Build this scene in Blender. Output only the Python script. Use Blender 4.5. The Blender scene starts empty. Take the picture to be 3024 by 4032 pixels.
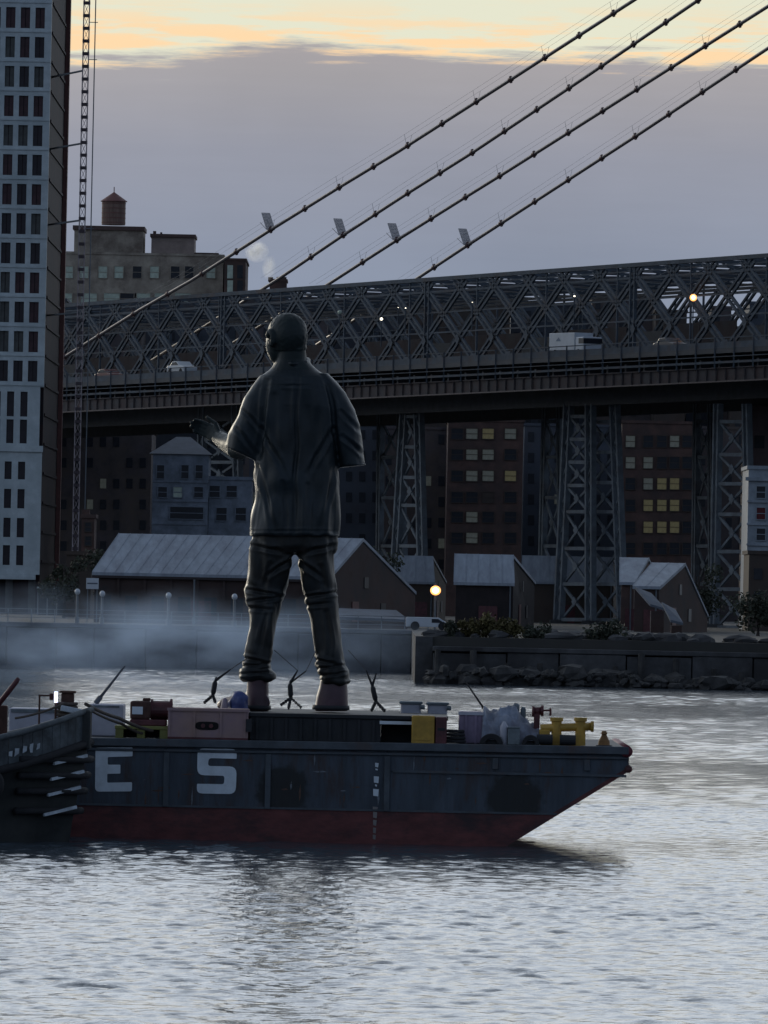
import bpy, bmesh, math, random
from mathutils import Vector, Matrix, Euler, noise
random.seed(7)
rad = math.radians
scn = bpy.context.scene
COL = scn.collection

# ------------------------------------------------------------------ camera
F = 34100.0                      # focal length in photograph pixels (3024 x 4032)
CAMZ = 6.4
PITCH = math.atan((2318 - 2016) / F)
ROLL = rad(1.2)
cam_d = bpy.data.cameras.new('camera')
cam = bpy.data.objects.new('camera', cam_d)
COL.objects.link(cam)
cam_d.sensor_fit = 'HORIZONTAL'
cam_d.sensor_width = 36.0
cam_d.lens = 36.0 * F / 3024
cam_d.clip_start = 1.0
cam_d.clip_end = 30000
RM = Matrix.Rotation(rad(90) + PITCH, 3, 'X') @ Matrix.Rotation(ROLL, 3, 'Z')
cam.matrix_world = Matrix.Translation((0, 0, CAMZ)) @ RM.to_4x4()
scn.camera = cam
# distance blur of a hand-held phone: none modelled

# ------------------------------------------------------------------ sky, sun, exposure
SUN_AZ = -24.0      # degrees left of the view axis (+Y)
SUN_EL = 3.0
world = bpy.data.worlds.new("World")
scn.world = world
world.use_nodes = True
wt = world.node_tree
for n in list(wt.nodes):
    wt.nodes.remove(n)
def WN(t, **k):
    n = wt.nodes.new(t)
    for a, b in k.items():
        setattr(n, a, b)
    return n
def wmath(op, a, b=None, clamp=False):
    n = WN('ShaderNodeMath', operation=op, use_clamp=clamp)
    for i, v in enumerate((a, b)):
        if v is None: continue
        if isinstance(v, (int, float)): n.inputs[i].default_value = v
        else: wt.links.new(v, n.inputs[i])
    return n.outputs[0]
def wmix(f, a, b, bt='MIX'):
    n = WN('ShaderNodeMix', data_type='RGBA', blend_type=bt)
    for i, v in ((0, f), (6, a), (7, b)):
        if isinstance(v, (int, float)): n.inputs[i].default_value = v
        elif isinstance(v, tuple): n.inputs[i].default_value = v + (1,)
        else: wt.links.new(v, n.inputs[i])
    return n.outputs[2]
def wrange(v, a, b, c=0.0, d=1.0, smooth=True):
    n = WN('ShaderNodeMapRange', interpolation_type='SMOOTHSTEP' if smooth else 'LINEAR')
    wt.links.new(v, n.inputs[0])
    for i, x in enumerate((a, b, c, d)): n.inputs[i + 1].default_value = x
    return n.outputs[0]
tc = WN('ShaderNodeTexCoord')
sep = WN('ShaderNodeSeparateXYZ'); wt.links.new(tc.outputs['Generated'], sep.inputs[0])
el = wmath('MULTIPLY', wmath('ARCSINE', sep.outputs[2]), 57.2958)          # elevation in degrees
sky = WN('ShaderNodeTexSky', sky_type='NISHITA')
sky.sun_disc = False
sky.sun_elevation = rad(SUN_EL)
sky.sun_rotation = rad(SUN_AZ)
sky.dust_density = 1.6
sky.ozone_density = 1.4
# gentle desaturation: thin high overcast in front of the clear sky
hsv = WN('ShaderNodeHueSaturation'); hsv.inputs['Saturation'].default_value = 0.52
wt.links.new(sky.outputs[0], hsv.inputs['Color'])
hsv.inputs['Value'].default_value = 1.0
cl = wmix(1.0, hsv.outputs[0], (1.0, 1.02, 1.08), 'MULTIPLY')
# long streaky clouds: direction stretched along the horizon
mp = WN('ShaderNodeMapping'); mp.inputs['Scale'].default_value = (60, 60, 700)
wt.links.new(tc.outputs['Generated'], mp.inputs[0])
nz = WN('ShaderNodeTexNoise'); nz.inputs['Scale'].default_value = 1.0; nz.inputs['Detail'].default_value = 7; nz.inputs['Roughness'].default_value = .62
wt.links.new(mp.outputs[0], nz.inputs[0])
mp2 = WN('ShaderNodeMapping'); mp2.inputs['Scale'].default_value = (22, 22, 30); mp2.inputs['Location'].default_value = (3.1, .4, .7)
wt.links.new(tc.outputs['Generated'], mp2.inputs[0])
nz2 = WN('ShaderNodeTexNoise'); nz2.inputs['Scale'].default_value = 1.0; nz2.inputs['Detail'].default_value = 4
wt.links.new(mp2.outputs[0], nz2.inputs[0])
edge = wmath('ADD', wmath('MULTIPLY', wmath('SUBTRACT', nz.outputs[0], .5), .55),
             wmath('MULTIPLY', wmath('SUBTRACT', nz2.outputs[0], .5), .75))
elw = wmath('ADD', el, edge)
bank = wrange(elw, 3.44, 3.58, 1.0, 0.0)                                  # 1 inside the cloud bank
# azimuth dimming of the bank away from the bright side of the sky
dotp = WN('ShaderNodeVectorMath', operation='DOT_PRODUCT')
wt.links.new(tc.outputs['Generated'], dotp.inputs[0])
dotp.inputs[1].default_value = (math.sin(rad(SUN_AZ)), math.cos(rad(SUN_AZ)), 0)
azt = wrange(dotp.outputs['Value'], -0.75, 1.0, 0.0, 1.0)
azf = wmix(azt, (.24, .29, .38), (1.0, 1.0, 1.0))
ramp = WN('ShaderNodeValToRGB')
wt.links.new(wrange(el, 0.0, 4.0, 0, 1, False), ramp.inputs[0])
cr = ramp.color_ramp
cr.elements[0].position = 0.0; cr.elements[0].color = (.180, .240, .330, 1)
cr.elements[1].position = 1.0; cr.elements[1].color = (.400, .355, .350, 1)
for p_, c_ in ((.36, (.205, .250, .335)), (.55, (.216, .246, .318)), (.72, (.255, .266, .318)), (.85, (.318, .304, .320))):
    e = cr.elements.new(p_); e.color = c_ + (1,)
SKYS = 0.10
def wscale(col, fac):
    n = WN('ShaderNodeVectorMath', operation='SCALE')
    if isinstance(col, tuple): n.inputs[0].default_value = tuple(c / SKYS for c in col)
    else: wt.links.new(col, n.inputs[0])
    n.inputs['Scale'].default_value = 1.0
    if isinstance(fac, (int, float)): n.inputs['Scale'].default_value = fac
    elif fac.type == 'RGBA': return wmix(1.0, n.outputs[0], fac, 'MULTIPLY')
    else: wt.links.new(fac, n.inputs['Scale'])
    return n.outputs[0]
bcomb = wscale(wscale(wscale(ramp.outputs[0], 1 / SKYS), azf), wrange(wmath('ADD', wmath('MULTIPLY', nz2.outputs[0], .85), wmath('MULTIPLY', nz.outputs[0], .15)), .32, .68, .94, 1.06))
# lit streaks of cloud just above the bank
fr = wmath('MULTIPLY', wrange(el, 3.3, 3.45), wrange(el, 3.62, 3.92, 1, 0.12))
st = wmath('MULTIPLY', fr, wrange(nz.outputs[0], .44, .58))
fringe = wscale((.86, .58, .32), azf)
# thin high overcast: cream close above the bank, pale blue higher, brightest towards the dawn
hi = WN('ShaderNodeValToRGB'); wt.links.new(wrange(el, 3.0, 60.0, 0, 1, False), hi.inputs[0])
h = hi.color_ramp; h.elements[0].position = 0; h.elements[0].color = (.74, .69, .54, 1); h.elements[1].position = 1; h.elements[1].color = (.20, .27, .37, 1)
for p_, c_ in ((.02, (.80, .78, .66)), (.045, (1.00, 1.08, 1.16)), (.10, (1.12, 1.28, 1.46)), (.30, (1.0, 1.16, 1.38)), (.55, (.46, .57, .72))):
    e = h.elements.new(p_); e.color = c_ + (1,)
# mottling of the overcast
mp3 = WN('ShaderNodeMapping'); mp3.inputs['Scale'].default_value = (5, 5, 16)
wt.links.new(tc.outputs['Generated'], mp3.inputs[0])
nz3 = WN('ShaderNodeTexNoise'); nz3.inputs['Scale'].default_value = 1.0; nz3.inputs['Detail'].default_value = 5
wt.links.new(mp3.outputs[0], nz3.inputs[0])
mot = wrange(nz3.outputs[0], .3, .7, .80, 1.15)
over = wscale(wscale(wscale(hi.outputs[0], 1 / SKYS), azf), mot)
clear = wmix(wrange(el, 4.0, 7.0, 0.0, .25), over, cl)
clear0 = wmix(wrange(el, 3.9, 4.6, 1, 0), clear, wscale((.66, .66, .52), azf))
up = wmix(wmath('MULTIPLY', st, .85), clear0, fringe)
fin = wmix(bank, up, bcomb)
bg = WN('ShaderNodeBackground'); bg.inputs['Strength'].default_value = SKYS
wt.links.new(fin, bg.inputs['Color'])
wo = WN('ShaderNodeOutputWorld'); wt.links.new(bg.outputs[0], wo.inputs['Surface'])

sd = bpy.data.lights.new('sun', 'SUN'); sd.energy = 0.55; sd.angle = rad(10); sd.color = (1.0, .90, .70)
so = bpy.data.objects.new('sun', sd); COL.objects.link(so)
_d = Vector((math.sin(rad(SUN_AZ - 3)) * math.cos(rad(9)), math.cos(rad(SUN_AZ - 3)) * math.cos(rad(9)), math.sin(rad(9))))
so.rotation_euler = (-_d).to_track_quat('-Z', 'Y').to_euler()

scn.view_settings.view_transform = 'Standard'
scn.view_settings.look = 'None'
scn.view_settings.gamma = 1
scn.view_settings.exposure = 0.28
scn.render.engine = 'CYCLES'
scn.cycles.volume_max_steps = 96
scn.cycles.volume_bounces = 1
scn.cycles.max_bounces = 6

# ------------------------------------------------------------------ pixel rays -> places
O0 = Vector((0, 0, CAMZ))
def ray(px, py):
    return RM @ Vector(((px - 1512) / F, -(py - 2016) / F, -1))
def at(px, py, Y):
    d = ray(px, py)
    return O0 + d * (Y / d.y)
# bridge frame: axis A runs right and towards the camera, NRM points across the deck, away
A0 = at(350, 1518, 1000); A1 = at(3000, 1379, 866)
_a = Vector((A1.x - A0.x, A1.y - A0.y, 0)); SLEN = _a.length; AX = _a.normalized()
NRM = Vector((-AX.y, AX.x, 0))
if NRM.y < 0: NRM = -NRM
GR = (A1.z - A0.z) / SLEN
def zb(s): return A0.z + GR * s
def BP(s, o, h):      # h above bottom chord
    p = Vector((A0.x, A0.y, 0)) + AX * s + NRM * o
    p.z = zb(s) + h
    return p
def on_bridge(px, py, o):
    d = ray(px, py)
    base = Vector((A0.x, A0.y, 0)) + NRM * o
    t = (base - O0).dot(NRM) / d.dot(NRM)
    return O0 + d * t
def s_of(p): return (p - Vector((A0.x, A0.y, 0))).dot(AX)

# ------------------------------------------------------------------ materials
def srgb(r, g, b):
    return tuple(((c / 255) / 12.92 if c / 255 <= .04045 else ((c / 255 + .055) / 1.055) ** 2.4) for c in (r, g, b))
MATS = {}
def mat(name, col, rough=.7, metal=0.0, var=.25, scale=2.0, bump=.0, col2=None, scale2=None, emis=None, spec=.5, stretch=(1, 1, 1), thr=(.4, .65)):
    if name in MATS: return MATS[name]
    m = bpy.data.materials.new(name); m.use_nodes = True
    t = m.node_tree; b = t.nodes['Principled BSDF']
    b.inputs['Roughness'].default_value = rough
    b.inputs['Metallic'].default_value = metal
    b.inputs['Specular IOR Level'].default_value = spec
    tcn = t.nodes.new('ShaderNodeTexCoord'); mpn = t.nodes.new('ShaderNodeMapping'); mpn.inputs['Scale'].default_value = stretch
    t.links.new(tcn.outputs['Object'], mpn.inputs[0])
    n = t.nodes.new('ShaderNodeTexNoise'); n.inputs['Scale'].default_value = scale; n.inputs['Detail'].default_value = 6; n.inputs['Roughness'].default_value = .65
    t.links.new(mpn.outputs[0], n.inputs[0])
    r = t.nodes.new('ShaderNodeValToRGB'); r.color_ramp.elements[0].position = .3; r.color_ramp.elements[1].position = .72
    r.color_ramp.elements[0].color = tuple(max(0, c * (1 - var)) for c in col) + (1,)
    r.color_ramp.elements[1].color = tuple(min(1, c * (1 + var)) for c in col) + (1,)
    t.links.new(n.outputs[0], r.inputs[0])
    out = r.outputs[0]
    if col2:
        n2 = t.nodes.new('ShaderNodeTexNoise'); n2.inputs['Scale'].default_value = scale2 or scale * .6; n2.inputs['Detail'].default_value = 8; n2.inputs['Roughness'].default_value = .7
        t.links.new(mpn.outputs[0], n2.inputs[0])
        r2 = t.nodes.new('ShaderNodeValToRGB'); r2.color_ramp.elements[0].position = thr[0]; r2.color_ramp.elements[1].position = thr[1]
        t.links.new(n2.outputs[0], r2.inputs[0])
        mx = t.nodes.new('ShaderNodeMix'); mx.data_type = 'RGBA'
        t.links.new(r2.outputs[0], mx.inputs[0]); t.links.new(out, mx.inputs[6]); mx.inputs[7].default_value = tuple(col2) + (1,)
        out = mx.outputs[2]
    t.links.new(out, b.inputs['Base Color'])
    if bump:
        bp = t.nodes.new('ShaderNodeBump'); bp.inputs['Strength'].default_value = 1; bp.inputs['Distance'].default_value = bump
        t.links.new(n.outputs[0], bp.inputs['Height']); t.links.new(bp.outputs[0], b.inputs['Normal'])
    if emis:
        b.inputs['Emission Color'].default_value = tuple(emis[0]) + (1,)
        b.inputs['Emission Strength'].default_value = emis[1]
    MATS[name] = m
    return m
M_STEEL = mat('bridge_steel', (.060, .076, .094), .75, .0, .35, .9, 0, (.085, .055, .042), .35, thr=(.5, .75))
M_TREST = mat('trestle_steel', (.125, .146, .165), .8, .0, .35, .9, 0, (.085, .08, .08), .35, thr=(.5, .75))
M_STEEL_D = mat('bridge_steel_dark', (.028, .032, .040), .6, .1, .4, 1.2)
M_RUSTBEAM = mat('rusty_girder', (.040, .022, .021), .75, 0, .4, .8, 0, (.04, .04, .045), .5)
M_CABLE = mat('cable_wrap', (.17, .15, .15), .5, .3, .25, 1.0)
M_CLAMP = mat('clamp_iron', (.09, .05, .05), .6, .3, .3, 2)
M_GATE = mat('gate_mesh', (.30, .29, .30), .6, .3, .2, 3)
M_BRICK = mat('brick_wall', (.105, .058, .046), .85, 0, .35, .6, 0, (.055, .040, .036), .22)
M_BRICK2 = mat('brick_brown', (.075, .052, .040), .85, 0, .35, .5, 0, (.04, .034, .03), .25)
M_DARKB = mat('sooty_brick', (.075, .062, .066), .85, 0, .45, .4, 0, (.105, .080, .064), .18)
M_DARKB2 = mat('slate_render', (.072, .086, .108), .8, 0, .4, .4, 0, (.055, .055, .064), .2)
M_TAN = mat('tan_render', (.42, .36, .285), .85, 0, .25, .35, 0, (.15, .115, .09), .2)
M_TANK = mat('tank_wood', (.18, .115, .09), .8, 0, .35, .8, 0, None, stretch=(4, 4, .3))
M_TANKROOF = mat('tank_roof', (.17, .07, .06), .7, 0, .25, 1)
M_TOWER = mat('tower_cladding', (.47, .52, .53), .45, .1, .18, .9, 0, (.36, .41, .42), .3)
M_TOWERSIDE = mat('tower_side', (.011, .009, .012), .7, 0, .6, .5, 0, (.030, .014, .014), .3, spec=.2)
M_GLASS = mat('dark_glass', (.020, .014, .020), .35, 0, .6, .7, spec=.35)
M_GLASS2 = mat('glare_glass', (.085, .085, .080), .5, 0, .4, .9, spec=.35)  # paler tower panes, window glare put into the glass colour
M_GLASS3 = mat('reddish_glass', (.055, .022, .026), .4, 0, .6, .9, spec=.35)
M_WINDARK = mat('window_dark', (.020, .022, .028), .35, 0, .4, 1, spec=.3)
M_WINPALE = mat('window_pale', (.46, .52, .42), .4, 0, .3, 1.2, spec=.4)
M_WINLIT = mat('window_lit', (.2, .17, .08), .6, 0, .3, 2, emis=((.70, .60, .30), .030))
M_WINLIT2 = mat('window_lit_cool', (.2, .2, .17), .6, 0, .3, 2, emis=((.62, .66, .50), .018))
M_WHITEB = mat('white_render', (.32, .36, .40), .7, 0, .2, .8, 0, (.20, .23, .26), .5)
M_GREYB = mat('grey_clapboard', (.25, .28, .33), .8, 0, .25, .7, 0, (.12, .14, .16), .4)
M_ROOFPALE = mat('roof_sheet_pale', (.30, .33, .37), .75, 0, .22, .8, 0, (.20, .21, .24), .45, stretch=(1.6, .5, .5), thr=(.46, .70))
M_ROOFSLATE = mat('roof_slate', (.10, .115, .14), .7, 0, .25, .8)
M_SHEDWALL = mat('shed_brick', (.075, .043, .035), .9, 0, .45, .6, 0, (.035, .030, .030), .3)
M_CONC = mat('quay_concrete', (.080, .080, .082), .9, 0, .45, .5, .05, (.036, .034, .034), .22)
M_CONC_L = mat('quay_concrete_pale', (.115, .125, .14), .9, 0, .3, .5, .03, (.06, .065, .075), .2)
M_ROCK = mat('wet_rock', (.042, .040, .038), .8, 0, .6, 1.2, .04)
M_GROUND = mat('ground', (.06, .056, .05), .95, 0, .4, .05, 0, (.035, .034, .03), .02)
M_POLE = mat('galvanised_pole', (.13, .145, .16), .5, .4, .15, 2)
M_MAST = mat('mast_paint', (.30, .25, .25), .6, .1, .25, 1.2)
M_LAMP_O = mat('lamp_sodium', (1, .6, .3), .5, emis=((1.0, .40, .11), 1.8))
M_LAMP_W = mat('lamp_white', (1, .95, .9), .5, emis=((1.0, .90, .70), 3.0))
M_LAMP_B = mat('lamp_blue_white', (.8, .85, 1), .5, emis=((.55, .62, 1.0), 4.0))
M_TRUCK = mat('truck_white', (.50, .53, .56), .5, 0, .1, 1)
M_CARW = mat('car_white', (.55, .57, .58), .3, 0, .06, 1)
M_CARD = mat('car_dark', (.04, .04, .05), .3, 0, .1, 1)
M_CARR = mat('car_red', (.12, .02, .02), .35, 0, .1, 1)
M_TYRE = mat('rubber', (.018, .018, .02), .85, 0, .3, 3)
M_LEAF = mat('autumn_leaves', (.125, .098, .030), .8, 0, .5, 1.5, 0, (.05, .05, .02), .8)
M_LEAFD = mat('dark_leaves', (.040, .046, .028), .8, 0, .5, 1.0)
M_BARK = mat('bark', (.05, .04, .035), .9, 0, .4, 3)
# ---- barge, tug, statue
M_RED = mat('antifouling_red', (.125, .036, .034), .75, 0, .45, 1.6, .02, (.040, .022, .024), .9, stretch=(.8, 1, 1.8), thr=(.46, .64))
M_DECK = mat('deck_steel', (.05, .055, .06), .7, .1, .4, 1.5)
M_RAIL = mat('rub_rail', (.062, .075, .088), .6, .1, .4, 1.6, .01, (.085, .050, .038), .9, thr=(.55, .8))
M_LETTER = mat('letter_white', (.62, .68, .72), .7, 0, .15, 2.5, .002, (.40, .43, .46), 1.4, thr=(.55, .85))
M_YEL = mat('safety_yellow', (.42, .25, .035), .55, 0, .3, 2.5, 0, (.16, .09, .03), 1.5, thr=(.55, .8))
M_OLIVE = mat('olive_paint', (.17, .17, .045), .6, 0, .3, 2)
M_PINK = mat('faded_primer', (.33, .215, .185), .75, 0, .22, 1.3, 0, (.27, .185, .205), .8)
M_BLKBOX = mat('black_steel_box', (.016, .019, .022), .7, .1, .5, 1.3, .01, (.026, .026, .03), .6)
M_MAROON = mat('maroon_machine', (.085, .022, .025), .5, .1, .5, 2.5)
M_PALEBOX = mat('pale_box', (.42, .42, .47), .7, 0, .15, 2)
M_PURP = mat('mauve_box', (.22, .17, .24), .7, 0, .25, 2)
M_TARP = mat('grey_tarpaulin', (.22, .25, .31), .65, 0, .4, 2.6, .03, (.12, .12, .15), 1.6)
M_BLACKH = mat('black_hull', (.020, .024, .024), .65, .1, .5, 1.2, .02, (.04, .042, .04), .5)
M_BULW = mat('bulwark_grey', (.16, .19, .205), .65, .1, .35, 2, .01, (.05, .055, .06), 1.2, thr=(.5, .7))
M_FENDER = mat('fender_timber', (.45, .50, .54), .7, 0, .3, 4)
M_WOODB = mat('bitt_timber', (.075, .035, .025), .8, 0, .5, 4)
M_ROPE = mat('mooring_rope', (.10, .080, .065), .9, 0, .3, 20)
M_BLUETARP = mat('blue_sheet', (.045, .065, .19), .6, 0, .4, 3, .02)
M_BRONZE = mat('bronze_dark', (.015, .024, .030), .44, .05, .25, 1.1, .012, (.015, .019, .020), .5, spec=.3)
M_BRONZE2 = mat('bronze_trouser', (.015, .020, .022), .46, .05, .3, 1.1, .012, (.020, .017, .013), .5, spec=.3)
M_SHOE = mat('bronze_shoe', (.060, .028, .036), .45, .1, .4, 1.5, .02)
M_SKIN = mat('bronze_face', (.016, .024, .024), .50, .0, .3, 1.4, .012, spec=.25)

def hull_mat():
    m = mat('barge_hull', (.050, .064, .082), .62, .1, .45, 1.0, .04, (.050, .030, .024), 1.3, stretch=(1.8, 1, .35), thr=(.50, .66))
    t = m.node_tree; b = t.nodes['Principled BSDF']
    src = b.inputs['Base Color'].links[0].from_socket
    geo = t.nodes.new('ShaderNodeNewGeometry')
    def spot(c, r0, r1):
        v = t.nodes.new('ShaderNodeVectorMath'); v.operation = 'DISTANCE'
        t.links.new(geo.outputs['Position'], v.inputs[0]); v.inputs[1].default_value = c
        nn = t.nodes.new('ShaderNodeTexNoise'); nn.inputs['Scale'].default_value = 4; nn.inputs['Detail'].default_value = 5
        t.links.new(geo.outputs['Position'], nn.inputs[0])
        a = t.nodes.new('ShaderNodeMath'); a.operation = 'MULTIPLY_ADD'; a.inputs[1].default_value = .5
        t.links.new(nn.outputs[0], a.inputs[0]); t.links.new(v.outputs['Value'], a.inputs[2])
        mr = t.nodes.new('ShaderNodeMapRange'); mr.inputs[1].default_value = r0 + .25; mr.inputs[2].default_value = r1 + .25; mr.inputs[3].default_value = .9; mr.inputs[4].default_value = 0
        t.links.new(a.outputs[0], mr.inputs[0]); return mr.outputs[0]
    for c, r in ((at(1110, 3110, 217), .55), (at(2025, 3150, 217), .60)):
        f = spot(tuple(c), r, r + .16)
        mx = t.nodes.new('ShaderNodeMix'); mx.data_type = 'RGBA'
        t.links.new(f, mx.inputs[0]); t.links.new(src, mx.inputs[6]); mx.inputs[7].default_value = (.012, .013, .012, 1)
        src = mx.outputs[2]
    t.links.new(src, b.inputs['Base Color'])
    return m
M_HULL = hull_mat()

# ------------------------------------------------------------------ object helpers
def org(o):
    v = Vector((0, 0, 0))
    while o is not None:
        v += Vector(o.location); o = o.parent
    return v
def thing(name, label, cat, loc=(0, 0, 0), group=None):
    o = bpy.data.objects.new(name, None); COL.objects.link(o); o.location = loc
    o.empty_display_size = .2
    o['label'] = label; o['category'] = cat
    if group: o['group'] = group
    return o
def tag(o, label, cat, group=None):
    o['label'] = label; o['category'] = cat
    if group: o['group'] = group
    return o
class MB:
    def __init__(s): s.v = []; s.f = []; s.sm = False
    def add(s, vs, fs):
        n = len(s.v); s.v += [Vector(v) for v in vs]; s.f += [tuple(n + i for i in f) for f in fs]; return s
    def box(s, a, b):
        x0, y0, z0 = a; x1, y1, z1 = b
        x0, x1 = min(x0, x1), max(x0, x1); y0, y1 = min(y0, y1), max(y0, y1); z0, z1 = min(z0, z1), max(z0, z1)
        return s.add([(x0, y0, z0), (x1, y0, z0), (x1, y1, z0), (x0, y1, z0), (x0, y0, z1), (x1, y0, z1), (x1, y1, z1), (x0, y1, z1)],
                     [(0, 3, 2, 1), (4, 5, 6, 7), (0, 1, 5, 4), (1, 2, 6, 5), (2, 3, 7, 6), (3, 0, 4, 7)])
    def beam(s, p, q, w, h=None, up=Vector((0, 0, 1))):
        p = Vector(p); q = Vector(q); h = h or w
        d = (q - p).normalized()
        u = d.cross(up)
        if u.length < 1e-4: u = d.cross(Vector((0, 1, 0)))
        u.normalize(); v = u.cross(d).normalized()
        vs = [c + u * (i * w / 2) + v * (j * h / 2) for c in (p, q) for i, j in ((-1, -1), (1, -1), (1, 1), (-1, 1))]
        return s.add(vs, [(0, 1, 2, 3), (7, 6, 5, 4), (0, 4, 5, 1), (1, 5, 6, 2), (2, 6, 7, 3), (3, 7, 4, 0)])
    def tube(s, pts, r, n=8, rs=None):
        pts = [Vector(p) for p in pts]; k = len(pts); vs = []; fs = []
        for i, p in enumerate(pts):
            d = (pts[min(i + 1, k - 1)] - pts[max(i - 1, 0)]).normalized()
            u = d.cross(Vector((0, 0, 1)))
            if u.length < 1e-3: u = d.cross(Vector((0, 1, 0)))
            u.normalize(); w = u.cross(d)
            rr = rs[i] if rs else r
            for j in range(n):
                a = 2 * math.pi * j / n
                vs.append(p + (u * math.cos(a) + w * math.sin(a)) * rr)
        for i in range(k - 1):
            for j in range(n):
                fs.append((i * n + j, i * n + (j + 1) % n, (i + 1) * n + (j + 1) % n, (i + 1) * n + j))
        fs.append(tuple(range(n))[::-1]); fs.append(tuple((k - 1) * n + j for j in range(n)))
        return s.add(vs, fs)
    def prism(s, poly, d):        # poly of 3D points, extruded by vector d
        n = len(poly); d = Vector(d)
        vs = [Vector(p) for p in poly] + [Vector(p) + d for p in poly]
        return s.add(vs, [tuple(range(n)), tuple(range(2 * n - 1, n - 1, -1))] + [(i, (i + 1) % n, n + (i + 1) % n, n + i)[::-1] for i in range(n)])
    def rings(s, rings, n=20):    # rings: (centre, u-vector, v-vector, exponent)
        vs = []; fs = []
        for c, u, v, e in rings:
            for j in range(n):
                a = 2 * math.pi * j / n; ca, sa = math.cos(a), math.sin(a)
                vs.append(Vector(c) + Vector(u) * (math.copysign(abs(ca) ** (2 / e), ca)) + Vector(v) * (math.copysign(abs(sa) ** (2 / e), sa)))
        k = len(rings)
        for i in range(k - 1):
            for j in range(n):
                fs.append((i * n + j, i * n + (j + 1) % n, (i + 1) * n + (j + 1) % n, (i + 1) * n + j))
        fs.append(tuple(range(n))[::-1]); fs.append(tuple((k - 1) * n + j for j in range(n)))
        return s.add(vs, fs)
    def ball(s, c, r, seg=12, rg=8):
        if isinstance(r, (int, float)): r = (r, r, r)
        c = Vector(c); vs = [c + Vector((0, 0, -r[2]))]; fs = []
        for i in range(1, rg):
            t = -math.pi / 2 + math.pi * i / rg
            for j in range(seg):
                a = 2 * math.pi * j / seg
                vs.append(c + Vector((r[0] * math.cos(t) * math.cos(a), r[1] * math.cos(t) * math.sin(a), r[2] * math.sin(t))))
        vs.append(c + Vector((0, 0, r[2])))
        for j in range(seg):
            fs.append((0, 1 + (j + 1) % seg, 1 + j))
            fs.append((len(vs) - 1, 1 + (rg - 2) * seg + j, 1 + (rg - 2) * seg + (j + 1) % seg))
        for i in range(rg - 2):
            for j in range(seg):
                fs.append((1 + i * seg + j, 1 + i * seg + (j + 1) % seg, 1 + (i + 1) * seg + (j + 1) % seg, 1 + (i + 1) * seg + j))
        return s.add(vs, fs)
    def mesh(s, name, off=Vector((0, 0, 0)), smooth=False):
        me = bpy.data.meshes.new(name)
        me.from_pydata([tuple(v - off) for v in s.v], [], s.f)
        bm = bmesh.new(); bm.from_mesh(me); bmesh.ops.recalc_face_normals(bm, faces=bm.faces); bm.to_mesh(me); bm.free()
        if smooth:
            me.polygons.foreach_set('use_smooth', [True] * len(me.polygons))
        me.update(); return me
    def build(s, name, m, parent=None, smooth=False, kind=None, bevel=0, base=None):
        # world-space verts; a top-level mesh gets its origin at `base`
        off = org(parent) if parent is not None else (Vector(base) if base is not None else Vector((0, 0, 0)))
        me = s.mesh(name, off, smooth); me.materials.append(m)
        o = bpy.data.objects.new(name, me); COL.objects.link(o)
        if parent is not None: o.parent = parent
        else: o.location = off
        if kind: o['kind'] = kind
        if bevel:
            b = o.modifiers.new('bevel', 'BEVEL'); b.width = bevel; b.segments = 2; b.limit_method = 'ANGLE'
        return o
def inst(me, name, parent, pos, rot=(0, 0, 0), scale=(1, 1, 1)):
    o = bpy.data.objects.new(name, me); COL.objects.link(o); o.parent = parent
    o.location = Vector(pos) - org(parent); o.rotation_euler = rot; o.scale = scale
    return o
def emesh(mb, name, m, smooth=False):
    me = mb.mesh(name, smooth=smooth); me.materials.append(m); return me
def remesh(mb, name, m, parent, voxel, disp=None, smooth_it=2):
    off = org(parent)
    me = mb.mesh(name, off)
    o = bpy.data.objects.new(name, me); COL.objects.link(o)
    r = o.modifiers.new('r', 'REMESH'); r.mode = 'VOXEL'; r.voxel_size = voxel
    if smooth_it:
        sm = o.modifiers.new('s', 'SMOOTH'); sm.iterations = smooth_it; sm.factor = .6
    dg = bpy.context.evaluated_depsgraph_get(); dg.update()
    ev = bpy.data.meshes.new_from_object(o.evaluated_get(dg))
    o.modifiers.clear(); o.data = ev
    if disp:
        nv = [v.normal.copy() for v in ev.vertices]
        for v, n in zip(ev.vertices, nv):
            v.co += n * disp(v.co + off, n)
    ev.materials.clear(); ev.materials.append(m)
    ev.polygons.foreach_set('use_smooth', [True] * len(ev.polygons)); ev.update()
    o.parent = parent; o.name = name
    bpy.data.meshes.remove(me)
    return o

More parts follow.
